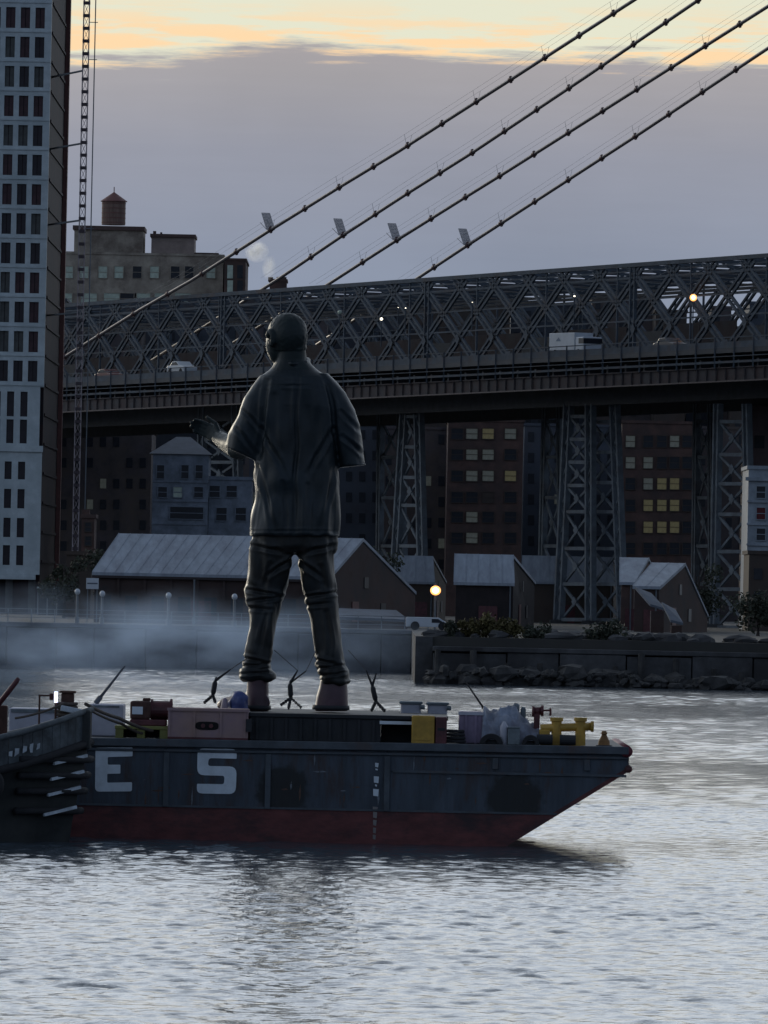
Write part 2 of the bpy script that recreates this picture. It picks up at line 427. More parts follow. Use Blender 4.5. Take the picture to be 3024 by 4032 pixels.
#==SETTING==
# ------------------------------------------------------------------ water
WAVE_SLOPE = .118
def water():
    nx, rows = 2, [60]
    m = bpy.data.materials.new('river_water'); m.use_nodes = True
    t = m.node_tree; b = t.nodes['Principled BSDF']
    b.inputs['Base Color'].default_value = (.05, .065, .08, 1)
    b.inputs['Roughness'].default_value = .10
    b.inputs['IOR'].default_value = 1.33
    g = t.nodes.new('ShaderNodeTexCoord')
    def nzt(sc, detail, stretch, rough=.6):
        mpn = t.nodes.new('ShaderNodeMapping'); mpn.inputs['Scale'].default_value = stretch
        mpn.inputs['Rotation'].default_value = (0, 0, rad(8))
        t.links.new(g.outputs['Object'], mpn.inputs[0])
        n = t.nodes.new('ShaderNodeTexNoise'); n.inputs['Scale'].default_value = sc; n.inputs['Detail'].default_value = detail; n.inputs['Roughness'].default_value = rough
        n.inputs['Distortion'].default_value = .3
        t.links.new(mpn.outputs[0], n.inputs[0]); return n.outputs[0]
    # heights in metres
    hs = [(nzt(9.0, 3, (1.0, .7, 1)), .012)]
    tot = None
    for s_, w in hs:
        mu = t.nodes.new('ShaderNodeMath'); mu.operation = 'MULTIPLY'; t.links.new(s_, mu.inputs[0]); mu.inputs[1].default_value = w
        if tot is None: tot = mu.outputs[0]
        else:
            ad = t.nodes.new('ShaderNodeMath'); t.links.new(tot, ad.inputs[0]); t.links.new(mu.outputs[0], ad.inputs[1]); tot = ad.outputs[0]
    # calmer and rougher patches
    pt = t.nodes.new('ShaderNodeMapRange'); pt.inputs[1].default_value = .35; pt.inputs[2].default_value = .65; pt.inputs[3].default_value = .55; pt.inputs[4].default_value = 1.1
    t.links.new(nzt(.05, 2, (1, .35, 1)), pt.inputs[0])
    mu = t.nodes.new('ShaderNodeMath'); mu.operation = 'MULTIPLY'; t.links.new(tot, mu.inputs[0]); t.links.new(pt.outputs[0], mu.inputs[1])
    bp = t.nodes.new('ShaderNodeBump'); bp.inputs['Strength'].default_value = 1.0; bp.inputs['Distance'].default_value = 1.0
    t.links.new(mu.outputs[0], bp.inputs['Height']); t.links.new(bp.outputs[0], b.inputs['Normal'])
    # real wave surface where the camera looks, a plain sheet with the same relief everywhere else
    import numpy as np
    rg = np.random.default_rng(11)
    NW = 84
    Lw = np.exp(rg.uniform(np.log(.33), np.log(1.8), NW)); dirn = rg.normal(0, .8, NW) + .2
    kx = 2 * np.pi / Lw * np.sin(dirn); ky = 2 * np.pi / Lw * np.cos(dirn); ph = rg.uniform(0, 6.283, NW)
    sl = WAVE_SLOPE * 1.414 / math.sqrt(NW) * np.clip((Lw / .8) ** -.45, .4, 1.3)
    am = sl * Lw / (2 * np.pi)
    def patch(x0, x1, y0, y1, dx, dy, lmin, fade):
        xs = np.arange(x0, x1 + dx / 2, dx); ys = np.arange(y0, y1 + dy / 2, dy)
        X, Yg = np.meshgrid(xs, ys); Z = np.zeros_like(X)
        for i in range(NW):
            if Lw[i] < lmin: continue
            Z += am[i] * np.sin(kx[i] * X + ky[i] * Yg + ph[i])
        env = .85 + .22 * np.sin(X * .11 + Yg * .045 + 1.0 + .8 * np.sin(Yg * .021)) + .18 * np.sin(X * .27 - Yg * .083 + 2.0) + .12 * np.sin(Yg * .19 + .6 * np.sin(X * .3))
        Z = Z * env
        e = np.minimum(np.minimum(X - x0, x1 - X), np.minimum(Yg - y0, y1 - Yg)) if fade else 1
        n, k = X.shape
        co = np.stack([X, Yg, Z], -1).reshape(-1, 3).astype(np.float32)
        idx = np.arange(n * k).reshape(n, k)
        q = np.stack([idx[:-1, :-1], idx[:-1, 1:], idx[1:, 1:], idx[1:, :-1]], -1).reshape(-1, 4)
        return co, q
    parts = []; off = 0
    for args in ((-22, 22, 100, 262, .11, .125, 0, 0), (-46, 46, 262, 672, .34, .36, .8, 0)):
        co, q = patch(*args); parts.append((co, q + off)); off += len(co)
    # surrounding flat sheets, butted to the patches
    flat = [(-1500, -300, 1500, 100), (-1500, 100, -22, 262), (22, 100, 1500, 262), (-1500, 262, -46, 672), (46, 262, 1500, 672)]
    fc = []; fq = []
    for a, b, c, d in flat:
        i = off + len(fc); fc += [(a, b, -.02), (c, b, -.02), (c, d, -.02), (a, d, -.02)]; fq.append((i, i + 1, i + 2, i + 3))
    CO = np.concatenate([p[0] for p in parts] + [np.array(fc, np.float32)]); Q = np.concatenate([p[1] for p in parts] + [np.array(fq)]).astype(np.int32)
    me = bpy.data.meshes.new('river_water')
    me.vertices.add(len(CO)); me.vertices.foreach_set('co', CO.ravel())
    me.loops.add(Q.size); me.loops.foreach_set('vertex_index', Q.ravel())
    me.polygons.add(len(Q)); me.polygons.foreach_set('loop_start', np.arange(0, Q.size, 4, dtype=np.int32)); me.polygons.foreach_set('loop_total', np.full(len(Q), 4, np.int32))
    me.update(calc_edges=True); me.polygons.foreach_set('use_smooth', [True] * len(Q)); me.materials.append(m)
    o = bpy.data.objects.new('river_water', me); COL.objects.link(o); o['kind'] = 'structure'
water()
# ------------------------------------------------------------------ ground and quays
GZ = 3.2
YL = 667.0; YR = 592.0
XS = at(1700, 2600, 600).x          # where the quay steps forward
mb = MB(); mb.box((-3000, YL + 1.2, -4), (XS + .0, 9000, GZ)); mb.box((XS, YR + 1.2, -4), (3000, 9000, GZ)); mb.build('ground', M_GROUND, kind='structure')

def quay(name, x0, x1, y0, z1, m, label, panel, seed):
    rnd = random.Random(seed)
    t = thing(name, label, 'quay wall', ((x0 + x1) / 2, y0, 0))
    x = x0
    while x < x1 - .2:
        w = min(panel * rnd.uniform(.8, 1.2), x1 - x)
        d = rnd.uniform(0, .25)
        MB().box((x + .04, y0 + d, -2.5), (x + w - .04, y0 + 1.1, z1 - .3 + rnd.uniform(-.12, .05))).build('panel', m, t, bevel=.05)
        x += w
    MB().box((x0, y0 + .02, z1 - .28), (x1, y0 + 1.19, z1 + .05)).build('cap_beam', m, t, bevel=.05)
    return t
xl = at(-300, 2600, YL).x
ql = quay('quay_wall', xl, XS - 1.2, YL, GZ, M_CONC_L, 'long pale concrete river wall behind the smoke, left of the rubble bank', 3.6, 1)
MB().box((XS - 1.18, YR + 1.0, -2.5), (XS, YL + 1, GZ)).build('return_wall', M_CONC, ql)
qr = quay('quay_wall', XS, at(3400, 2600, YR).x, YR, GZ - .7, M_CONC, 'dark stained quay wall at the right, below the trestles', 4.3, 2)
# lower ledge and timber piles in front of the right quay
rnd = random.Random(5)
led = MB()
led.box((XS + .6, YR - 2.4, -1), (at(2500, 2600, YR).x, YR + .3, .62))
led.build('ledge', M_ROCK, qr)
x = XS + .3
while x < at(3300, 2600, YR).x:
    r = rnd.uniform(.16, .24)
    MB().tube([(x, YR - rnd.uniform(.3, .5), -1.5), (x + rnd.uniform(-.1, .1), YR - .35, rnd.uniform(1.2, 2.4))], r, 7).build('pile', M_ROCK, qr)
    x += rnd.uniform(1.6, 2.8)
# rubble
rk = MB()
for i in range(520):
    px = rnd.uniform(1690, 3100); c = at(px, 2600, YR - rnd.uniform(-.2, 3.2))
    z = rnd.uniform(-.1, .9) * (1 if px < 2500 else .6)
    if noise.noise(Vector((px * .012, 3, 0))) < -.12 and i % 3: continue
    r = rnd.uniform(.12, .4) if i % 5 else rnd.uniform(.4, .85)
    n0 = len(rk.v)
    rk.ball((c.x, c.y, z), (r * rnd.uniform(.8, 1.5), r, r * rnd.uniform(.5, .9)), 6, 4)
    for v in rk.v[n0:]: v += Vector((rnd.uniform(-.12, .12), rnd.uniform(-.12, .12), rnd.uniform(-.1, .1))) * r * 2
rk.build('rubble', M_ROCK, kind='stuff')['label'] = 'dark rubble heaped along the foot of the quay'
for i in range(46):            # larger boulders on the shelf above the quay
    px = rnd.uniform(1720, 3050); c = at(px, 2600, YR + 1.8 + rnd.uniform(0, 5)); r = rnd.uniform(.3, .75)
    if i == 0: bk = MB()
    n0 = len(bk.v); bk.ball((c.x, c.y, GZ + r * .2), (r * rnd.uniform(1, 2.2), r, r * rnd.uniform(.5, .8)), 7, 5)
    for v in bk.v[n0:]: v += Vector((rnd.uniform(-.2, .2), rnd.uniform(-.2, .2), rnd.uniform(-.12, .12))) * r
bk.build('boulders', M_CONC, kind='stuff')

# ------------------------------------------------------------------ generic building blocks
WMESH = {}
def win_mesh(w, h, m):
    k = (round(w, 2), round(h, 2), m.name)
    if k not in WMESH:
        mb_ = MB(); mb_.box((-w / 2, -.05, -h / 2), (w / 2, .05, h / 2))
        WMESH[k] = emesh(mb_, 'window', m)
        mf = MB(); t_ = .09
        mf.box((-w / 2 - t_, -.12, -h / 2 - t_), (w / 2 + t_, -.02, -h / 2)); mf.box((-w / 2 - t_, -.12, h / 2), (w / 2 + t_, -.02, h / 2 + t_))
        mf.box((-w / 2 - t_, -.121, -h / 2), (-w / 2, -.02, h / 2)); mf.box((w / 2, -.121, -h / 2), (w / 2 + t_, -.02, h / 2))
        mf.box((-w / 2, -.10, -.035), (w / 2, -.03, .035))
        WMESH[k + ('f',)] = mf
    return WMESH[k]
FRM = {}
def window(parent, x, y, z, w, h, m, frame=None):
    me = win_mesh(w, h, m)
    o = inst(me, 'window', parent, (x, y - .03, z))
    if frame:
        k = (round(w, 2), round(h, 2), m.name, frame.name)
        if k not in FRM: FRM[k] = emesh(WMESH[(round(w, 2), round(h, 2), m.name, 'f')], 'frame', frame)
        f = bpy.data.objects.new('frame', FRM[k]); COL.objects.link(f); f.parent = o
    return o
def block(name, label, px0, px1, ytop, Y, depth, m, cat='building', parapet=True, roofm=None):
    p0 = at(px0, ytop, Y); p1 = at(px1, ytop, Y); zt = (p0.z + p1.z) / 2
    t = thing(name, label, cat, ((p0.x + p1.x) / 2, Y, GZ))
    MB().box((p0.x, Y, GZ - .5), (p1.x, Y + depth, zt)).build('wall', m, t)
    if parapet:
        r = MB(); r.box((p0.x - .15, Y - .15, zt), (p1.x + .15, Y + .25, zt + .35)); r.box((p0.x - .15, Y + depth - .25, zt), (p1.x + .15, Y + depth + .15, zt + .35))
        r.box((p0.x - .15, Y + .25, zt), (p0.x + .25, Y + depth - .25, zt + .35)); r.box((p1.x - .25, Y + .25, zt), (p1.x + .15, Y + depth - .25, zt + .35))
        r.build('parapet', roofm or m, t)
    return t, p0.x, p1.x, zt
def wingrid(t, Y, cols_px, rows_py, wpx, hpx, mf, frame=None, ref=None):
    """windows centred at photograph pixels"""
    for c in cols_px:
        for r in rows_py:
            p = at(c, r, Y); mm = mf(c, r)
            if mm is None: continue
            window(t, p.x, Y, p.z, wpx * Y / F, hpx * Y / F, mm, frame)

# ------------------------------------------------------------------ tall pale tower at the left
def tower():
    Y = 850.0; k = Y / F
    xr = at(205, 0, Y).x
    # right corner leans in the picture only because the camera rolls
    t = thing('apartment_tower', 'tall pale grey tower with a grid of dark windows at the left edge', 'tower', (xr - 8, Y, GZ))
    zb0 = at(150, 1524, Y).z; ztop = at(150, -260, Y).z; z1 = at(150, 1760, Y).z; zg = at(100, 2262, Y).z
    xl_ = xr - 14.0
    D = 39.0
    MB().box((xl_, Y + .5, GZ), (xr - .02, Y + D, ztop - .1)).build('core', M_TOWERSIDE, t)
    wall = MB()
    fp = 116 * k; ww = 37 * k; wh = 82 * k; cp = 58 * k
    # upper part: rows of windows
    x_right = at(157, 120, Y).x            # right column centre
    cols = [x_right - i * cp for i in range(5)]
    zc0 = at(157, 71, Y).z
    rows = [zc0 + fp * 2 - i * fp for i in range(15)]
    rows = [r for r in rows if r - wh / 2 > zb0 + .05]
    xs = []
    # piers
    edges = [xr] + [v for c in cols for v in (c + ww / 2, c - ww / 2)] + [xl_]
    for i in range(0, len(edges), 2):
        wall.box((edges[i + 1], Y, zb0), (edges[i], Y + .5, ztop))
    zs = [ztop] + [v for r in rows for v in (r + wh / 2, r - wh / 2)] + [zb0]
    for i in range(0, len(zs), 2):
        for c in cols:
            wall.box((c - ww / 2, Y + .012, zs[i + 1]), (c + ww / 2, Y + .48, zs[i]))
    wall.build('wall', M_TOWER, t)
    rn = random.Random(3)
    for r in rows:
        MB().box((xl_, Y - .10, r - wh / 2 - .40), (xr, Y - .004, r - wh / 2 - .24)).build('sill_band', M_TOWER, t)
        for c in cols:
            o = window(t, c, Y + .42, r, ww, wh, rn.choice((M_GLASS2, M_GLASS, M_GLASS, M_GLASS3)))
            b = MB(); b.box((c - .03, Y + .30, r - wh / 2), (c + .03, Y + .34, r + wh / 2)); b.build('mullion', M_TOWERSIDE, t)
    # corner notch: recessed strip of balconies on the dark side
    for i in range(30):
        z = ztop - 1 - i * fp
        if z < GZ + 4: break
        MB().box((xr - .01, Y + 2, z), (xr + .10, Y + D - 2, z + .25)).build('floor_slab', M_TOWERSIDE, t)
    MB().box((xr + .01, Y + D - 1.6, GZ), (xr + .45, Y + D, ztop)).build('corner_pier', mat('copper_edge', (.11, .038, .030), .6, 0, .3, 1), t)
    # middle part: tall narrow windows
    w2 = 28 * k; c2 = 53 * k
    xm_right = at(93, 1640, Y).x; xe = at(156, 1640, Y).x
    def tall(zt_, zb_, xright, xedge, spans, y0):
        cs = [xright - i * c2 for i in range(5)]
        wl = MB(); eds = [xedge] + [v for c in cs for v in (c + w2 / 2, c - w2 / 2)] + [xl_]
        for i in range(0, len(eds), 2): wl.box((eds[i + 1], y0, zb_), (eds[i], y0 + .5, zt_))
        zz = [zt_] + [v for a, b in spans for v in (a, b)] + [zb_]
        for i in range(0, len(zz), 2):
            for c in cs: wl.box((c - w2 / 2, y0 + .012, zz[i + 1]), (c + w2 / 2, y0 + .48, zz[i]))
        wl.build('wall', M_TOWER, t)
        for a, b in spans:
            for c in cs:
                window(t, c, y0 + .42, (a + b) / 2, w2, a - b, M_GLASS)
    zz = lambda y: at(90, y, Y).z
    tall(zb0 - .004, z1, xm_right, xe, [(zz(1542), zz(1640)), (zz(1652), zz(1758 - 12))], Y + .02)
    x3r = at(82, 2000, Y).x; x3e = at(163, 1900, Y).x
    tall(z1 - .004, zg, x3r, x3e, [(zz(1818), zz(1888)), (zz(1926), zz(2002)), (zz(2040), zz(2116)), (zz(2148), zz(2226))], Y - .25)
    MB().box((xl_, Y - .5, z1 - .5), (x3e + .1, Y - .26, z1 + .1)).build('ledge', M_TOWER, t)
    # open ground floor on columns
    MB().box((xl_, Y - .4, zg - .5), (at(140, 2270, Y).x, Y + 6, zg - .004)).build('canopy', M_TOWER, t)
    for px in (-30, 35, 125):
        p = at(px, 2300, Y); MB().box((p.x - .35, Y + .3, GZ), (p.x + .35, Y + 1, zg - .5)).build('column', M_CONC, t)
    # low glass annexe right of the tower foot
    a = thing('entrance_pavilion', 'low dark glazed pavilion at the foot of the tower', 'pavilion', (at(190, 2400, Y - 20).x, Y - 20, GZ))
    p0 = at(150, 2310, Y - 20); p1 = at(262, 2310, Y - 20)
    MB().box((p0.x, Y - 20, GZ), (p1.x, Y - 12, p0.z - .2)).build('glass_wall', M_WINDARK, a)
    MB().box((p0.x - .1, Y - 20.3, p0.z - .2), (p1.x + .1, Y - 12, p0.z)).build('roof', M_TOWER, a)
    for i in range(4):
        xx = p0.x + (p1.x - p0.x) * i / 3; MB().box((xx - .06, Y - 20.15, GZ), (xx + .06, Y - 20.01, p0.z - .2)).build('post', M_POLE, a)
tower()

# ------------------------------------------------------------------ hoist mast beside the tower
def mast():
    Y = 842.0; k = Y / F
    top = at(352, -60, Y); t0 = at(316, 1700, Y)
    x = at(337, 450, Y).x; zt = top.z; w = 22 * k
    x = (at(348, 60, Y).x + at(316, 900, Y).x) / 2
    t = thing('hoist_mast', 'thin lattice hoist mast tied to the side of the tower', 'mast', (x, Y, GZ))
    for dx in (-1, 1):
        for dy in (-1, 1):
            MB().beam((x + dx * w / 2, Y + dy * w / 2, GZ), (x + dx * w / 2, Y + dy * w / 2, zt), .10).build('chord', M_MAST, t)
    p = 50 * k
    rung = MB(); e = w / 2
    for a, b in (((-e, -e), (e, -e)), ((e, -e), (e, e)), ((e, e), (-e, e)), ((-e, e), (-e, -e))):
        rung.beam((a[0], a[1], 0), (b[0], b[1], 0), .14, .30)
    me = emesh(rung, 'rung_frame', mat('mast_rung', (.045, .03, .035), .6))
    dg = MB(); dg.beam((-e, -e, 0), (e, -e, p), .045); dg.beam((e, e, 0), (-e, e, p), .045)
    med = emesh(dg, 'brace', M_MAST)
    z = GZ + .3
    while z < zt:
        inst(me, 'rung_frame', t, (x, Y, z)); inst(med, 'brace', t, (x, Y, z)); z += p
    xr = at(205, 0, 850).x
    for py in (278, 565, 868, 1230):
        q = at(300, py, Y)
        MB().beam((xr - .1, Y + 12, q.z), (x - w / 2, Y, q.z), .16).build('tie', M_POLE, t)
    # guide rope line right of the mast
    x2 = x + 35 * k
    g = thing('guide_cable', 'thin vertical cable guide hanging just right of the hoist mast', 'cable', (x2, Y, GZ))
    MB().tube([(x2, Y, GZ), (x2, Y, zt)], .055, 6).build('line', M_POLE, g)
    for py in (88, 235, 900):
        q = at(370, py, Y); MB().beam((x + w / 2, Y, q.z), (x2 + .25, Y, q.z), .07).build('arm', M_POLE, g)
mast()

# ------------------------------------------------------------------ background city
def city():
    rn = random.Random(21)
    # tan warehouse with roof tank, far behind the bridge
    Y = 1300.0
    t, x0, x1, zt = block('warehouse', 'long tan warehouse with pale windows and a roof water tank, above the bridge', 60, 880, 1003, Y, 30, M_TAN)
    wingrid(t, Y, [270, 331, 405, 468, 540, 608, 690, 745, 830], [1072], 34, 46, lambda c, r: M_WINDARK if c in (540, 690, 745) else M_WINPALE, M_TAN)
    wingrid(t, Y, [252, 350, 440, 505, 560, 640, 720], [1176], 62, 42, lambda c, r: M_WINDARK if c in (505,) else M_WINPALE, M_TAN)
    def bx(name, a, b, c, d, m, y0=1, dep=10):
        p = at(a, c, Y); q = at(b, c, Y); r = at(a, d, Y)
        return MB().box((p.x, Y + y0, r.z), (q.x, Y + y0 + dep, p.z)).build(name, m, t)
    bx('penthouse', 292, 565, 902, 1003, M_TAN); bx('penthouse_roof', 286, 570, 886, 902, mat('rust_cornice', (.10, .06, .05), .8), .6, 11)
    bx('penthouse', 595, 765, 930, 1003, mat('tan_dark', (.27, .21, .18), .85, 0, .3, .5), 2); bx('penthouse_roof', 590, 770, 918, 930, mat('rust_cornice', (.1, .06, .05)), 1.6, 11)
    bx('stair_head', 300, 335, 885, 905, mat('rust_cornice', (.1, .06, .05)), 3, 3)
    bx('end_block', 765, 860, 992, 1003, M_BRICK, 2, 8)
    for a_, b_, c_ in ((600, 612, 905), (628, 636, 910), (350, 362, 1000)):
        bx('vent', a_, b_, c_, 1003, M_BRICK, 4, 1)
    # lower red end wing
    w, x0, x1, zt = block('brick_annexe', 'red brick end building right of the tan warehouse, beside the steam', 884, 968, 1026, Y - 6, 24, M_BRICK)
    p = at(900, 1060, Y - 6); q = at(925, 1110, Y - 6)
    wingrid(w, Y - 6, [906, 945], [1070, 1130], 22, 52, lambda c, r: M_WINPALE if c == 906 else M_WINDARK)
    # water tank
    wt_ = at(445, 880, Y + 4); r = 50 * Y / F
    tk = thing('water_tank', 'round wooden water tank with a conical roof on the tan warehouse', 'water tank', (wt_.x, Y + 6, wt_.z))
    zb_ = at(445, 886, Y + 6).z; ztk = at(445, 792, Y + 6).z; zp = at(445, 757, Y + 6).z
    MB().tube([(wt_.x, Y + 6, zb_), (wt_.x, Y + 6, ztk)], r * .94, 24).build('barrel', M_TANK, tk)
    for i in range(5):
        z = zb_ + (ztk - zb_) * (.1 + i * .2); MB().tube([(wt_.x, Y + 6, z - .05), (wt_.x, Y + 6, z + .05)], r * .965, 24).build('hoop', M_TANKROOF, tk)
    MB().tube([(wt_.x, Y + 6, ztk - .1), (wt_.x, Y + 6, ztk), (wt_.x, Y + 6, zp)], r, 24, [r * 1.06, r * 1.06, .1]).build('roof', M_TANKROOF, tk)
    MB().tube([(wt_.x, Y + 6, zp), (wt_.x, Y + 6, zp + .8)], .07, 6).build('finial', M_TANKROOF, tk)
    # small chimney house with steam, peeking over the bridge
    c, x0, x1, zt = block('chimney_house', 'small dark red roof block peeking over the bridge truss under the steam', 1062, 1128, 1108, 1240, 8, M_BRICK)
    for px in (1065, 1098, 1118):
        p = at(px, 1095, 1240); MB().box((p.x - .35, 1241, zt), (p.x + .35, 1242, p.z + .2)).build('chimney', M_BRICK, c)

    # row of blocks far behind the truss
    specs = [(-200, 260, 1180, 1180, M_DARKB2, 'dark slate block behind the tower and the bridge end'),
             (262, 560, 1222, 1140, M_DARKB, 'soot brown block behind the left end of the truss'),
             (562, 930, 1205, 1165, M_DARKB2, 'blue grey block behind the truss left of the statue head'),
             (932, 1290, 1188, 1150, M_DARKB, 'brown block behind the truss at the statue head'),
             (1292, 1600, 1200, 1175, M_DARKB2, 'blue grey block behind the truss right of the statue head'),
             (1602, 2010, 1175, 1160, M_BRICK2, 'brown brick block behind the middle of the truss'),
             (2012, 2330, 1205, 1180, M_DARKB2, 'slate coloured block behind the white truck'),
             (2332, 2580, 1165, 1170, M_DARKB, 'sooty block behind the truss left of the orange lamp'),
             (2582, 2705, 1230, 1155, M_BRICK2, 'narrow brick block behind the orange lamp'),
             (2706, 2800, 1395, 1165, M_DARKB2, 'lower block leaving a gap of sky under the truss'),
             (2802, 2880, 1215, 1160, M_DARKB, 'narrow dark block between two sky gaps'),
             (2881, 2950, 1392, 1150, M_BRICK2, 'low brick block in the right hand sky gap'),
             (2952, 3300, 1200, 1175, M_DARKB2, 'dark block behind the right end of the truss')]
    for a, b, y, YY, m, lab in specs:
        t, x0, x1, zt = block('city_block', lab, a, b, y, YY, 20, m)
        t['group'] = 'city blocks behind the bridge'
        vis0, vis1 = max(a, 230), min(b, 3010)
        cols = [c for c in range(int(vis0) + 22, int(vis1) - 12, 47)]
        for cc in cols:
            for rr in range(int(y) + 36, 2240, 84):
                if rr > 1400 and rr < 1610: continue
                q = rn.random()
                mm = M_WINLIT if q < .022 else (M_WINLIT2 if q < .05 else M_WINDARK)
                if rr < 1400 and q < .04: mm = M_WINDARK
                p = at(cc, rr, YY)
                if rn.random() < .72: window(t, p.x, YY, p.z, 20 * YY / F, 34 * YY / F, mm)
    # nearer brick blocks under the bridge
    Y = 1060.0
    t, x0, x1, zt = block('brick_apartments', 'brown brick apartment block with pairs of pale windows, mid right under the bridge', 1765, 2062, 1660, Y, 22, M_BRICK)
    lit = {(1862, 1712): M_WINLIT2, (1922, 1702): M_WINLIT, (1860, 1790): M_WINLIT2, (1922, 1790): M_WINLIT2, (1862, 1873): M_WINLIT2, (1920, 1876): M_WINLIT2,
           (1858, 2035): M_WINLIT2, (1853, 2118): M_WINLIT2, (2010, 1880): M_WINLIT, (2010, 1712): M_WINLIT2, (1925, 1960): M_BRICK2}
    for cx, ry in [(c, r) for c in (1800, 1858, 1922, 2010) for r in (1708, 1790, 1874, 1958, 2036, 2118)]:
        mm = M_WINDARK
        for (a, b), m_ in lit.items():
            if abs(a - cx) < 8 and abs(b - ry) < 8: mm = m_
        p = at(cx, ry, Y); window(t, p.x, Y, p.z, 44 * Y / F, 40 * Y / F, mm, M_BRICK2)
    t, x0, x1, zt = block('brick_apartments', 'dark red brick block with warm lit windows in rows of three, far right', 2450, 2735, 1668, Y, 22, M_BRICK)
    for j, ry in enumerate((1738, 1822, 1905, 1990, 2076, 2160)):
        for i, cx in enumerate((2482, 2552, 2606, 2656, 2706)):
            mm = M_WINDARK
            if j in (2, 3, 4) and i in (1, 2, 3): mm = M_WINLIT if not (j == 2 and i == 1) else M_WINLIT2
            if (j, i) in ((0, 0), (0, 3), (1, 0), (1, 1)): mm = M_WINLIT2
            p = at(cx, ry, Y); window(t, p.x, Y, p.z, 36 * Y / F, 44 * Y / F, mm, M_BRICK2)
    # dark fillers under the bridge
    for a, b, y, YY, m, lab in ((225, 598, 1700, 1065, M_DARKB, 'unlit brown building under the bridge, between tower and grey house'),
                                (985, 1500, 1672, 1090, M_DARKB2, 'unlit slate building under the bridge right of the statue'),
                                (1505, 1760, 1690, 1085, M_DARKB, 'unlit brown building behind the first trestle'),
                                (2066, 2446, 1680, 1095, M_DARKB2, 'unlit slate building behind the middle trestle'),
                                (2740, 2960, 1690, 1085, M_DARKB, 'unlit dark building behind the right trestle')):
        t, x0, x1, zt = block('terrace_block', lab, a, b, y, YY, 20, m)
        for cc in range(a + 25, b - 15, 52):
            for rr in range(y + 40, 2230, 82):
                if rn.random() < .7:
                    p = at(cc, rr, YY); q = rn.random()
                    window(t, p.x, YY, p.z, 24 * YY / F, 38 * YY / F, M_WINLIT2 if q < .05 else M_WINDARK)
    # grey house with slate roof
    Y = 880.0
    t, x0, x1, zt = block('grey_house', 'pale grey house with dark windows and a slate roof, left of the statue', 603, 822, 1788, Y, 12, M_GREYB, 'house', False)
    pk = at(700, 1720, Y + 5)
    hip = MB(); zt2 = zt
    hip.add([(x0 - .4, Y - .4, zt2), (x1 + .4, Y - .4, zt2), (x1 + .4, Y + 12.4, zt2), (x0 - .4, Y + 12.4, zt2), (x0 + 2.2, Y + 5, pk.z), (x1 - 2.0, Y + 5, pk.z), (x1 - 2.0, Y + 8, pk.z), (x0 + 2.2, Y + 8, pk.z)],
            [(0, 1, 5, 4), (1, 2, 6, 5), (2, 3, 7, 6), (3, 0, 4, 7), (4, 5, 6, 7), (0, 3, 2, 1)])
    hip.build('roof', M_ROOFSLATE, t)
    wingrid(t, Y, [632, 728, 784], [1858], 28, 52, lambda c, r: M_WINDARK, M_GREYB)
    wingrid(t, Y, [640, 700, 782], [1938], 34, 40, lambda c, r: M_WINPALE if c == 700 else M_WINDARK, M_GREYB)
    p = at(735, 2020, Y); window(t, p.x, Y, p.z, 130 * Y / F, 46 * Y / F, M_WINDARK, M_GREYB)
    for py in (1895, 1972, 2062):
        p = at(603, py, Y); MB().box((x0 - .05, Y - .12, p.z - .06), (x1 + .05, Y - .004, p.z + .06)).build('string_course', M_GREYB, t)
    t, x0, x1, zt = block('house_wing', 'lower grey wing with square dark windows between the grey house and the statue', 824, 992, 1890, Y + 3, 10, M_GREYB, 'house', True)
    wingrid(t, Y + 3, [845, 912], [1935], 40, 44, lambda c, r: M_WINDARK, M_GREYB); wingrid(t, Y + 3, [872, 948], [2025], 40, 50, lambda c, r: M_WINDARK, M_GREYB)
    # small brick house left
    t, x0, x1, zt = block('brick_cottage', 'small tall brown brick house left of the long shed', 322, 372, 2040, 800, 6, M_BRICK, 'house')
    wingrid(t, 800, [347], [2075, 2130], 22, 34, lambda c, r: M_WINDARK, M_BRICK2)
    t, x0, x1, zt = block('brick_cottage', 'low brown brick lean to beside the long shed', 262, 360, 2185, 790, 6, M_BRICK2, 'house')
    wingrid(t, 790, [300, 335], [2225], 18, 22, lambda c, r: M_WINDARK)
    p = at(322, 2005, 802); MB().box((p.x, 803, GZ), (p.x + .7, 804, p.z)).build('chimney', M_BRICK, t)
    # white building at the right edge
    Y = 830.0
    t, x0, x1, zt = block('white_building', 'white rendered building cut by the right edge of the picture', 2948, 3200, 1850, Y, 14, M_WHITEB)
    MB().box((x0 - .3, Y - .35, zt - 1.1), (x1, Y - .004, zt - .75)).build('cornice', M_WHITEB, t)
    wingrid(t, Y, [2996, 3050], [1938, 2022, 2104], 34, 46, lambda c, r: M_WINDARK if r != 2022 else mat('window_red', (.10, .012, .015), .5, spec=.3), M_WHITEB)
    for py in (1975, 2064, 2145):
        p = at(2990, py, Y); MB().box((x0 - .08, Y - .2, p.z - .1), (x1, Y - .004, p.z + .1)).build('string_course', M_WHITEB, t)
    t, x0, x1, zt = block('brown_gable_block', 'mauve brown building top showing above the white building', 2945, 3200, 1612, 900, 14, mat('mauve_render', (.14, .10, .10), .85, 0, .3, .6))
    wingrid(t, 900, [2990, 3060], [1740], 40, 50, lambda c, r: M_WINDARK)
    t, x0, x1, zt = block('brick_store', 'brown brick store under the white building', 2950, 3200, 2185, 800, 12, M_BRICK2)
    wingrid(t, 800, [2985, 3060], [2260, 2350], 34, 44, lambda c, r: M_WINDARK)
city()

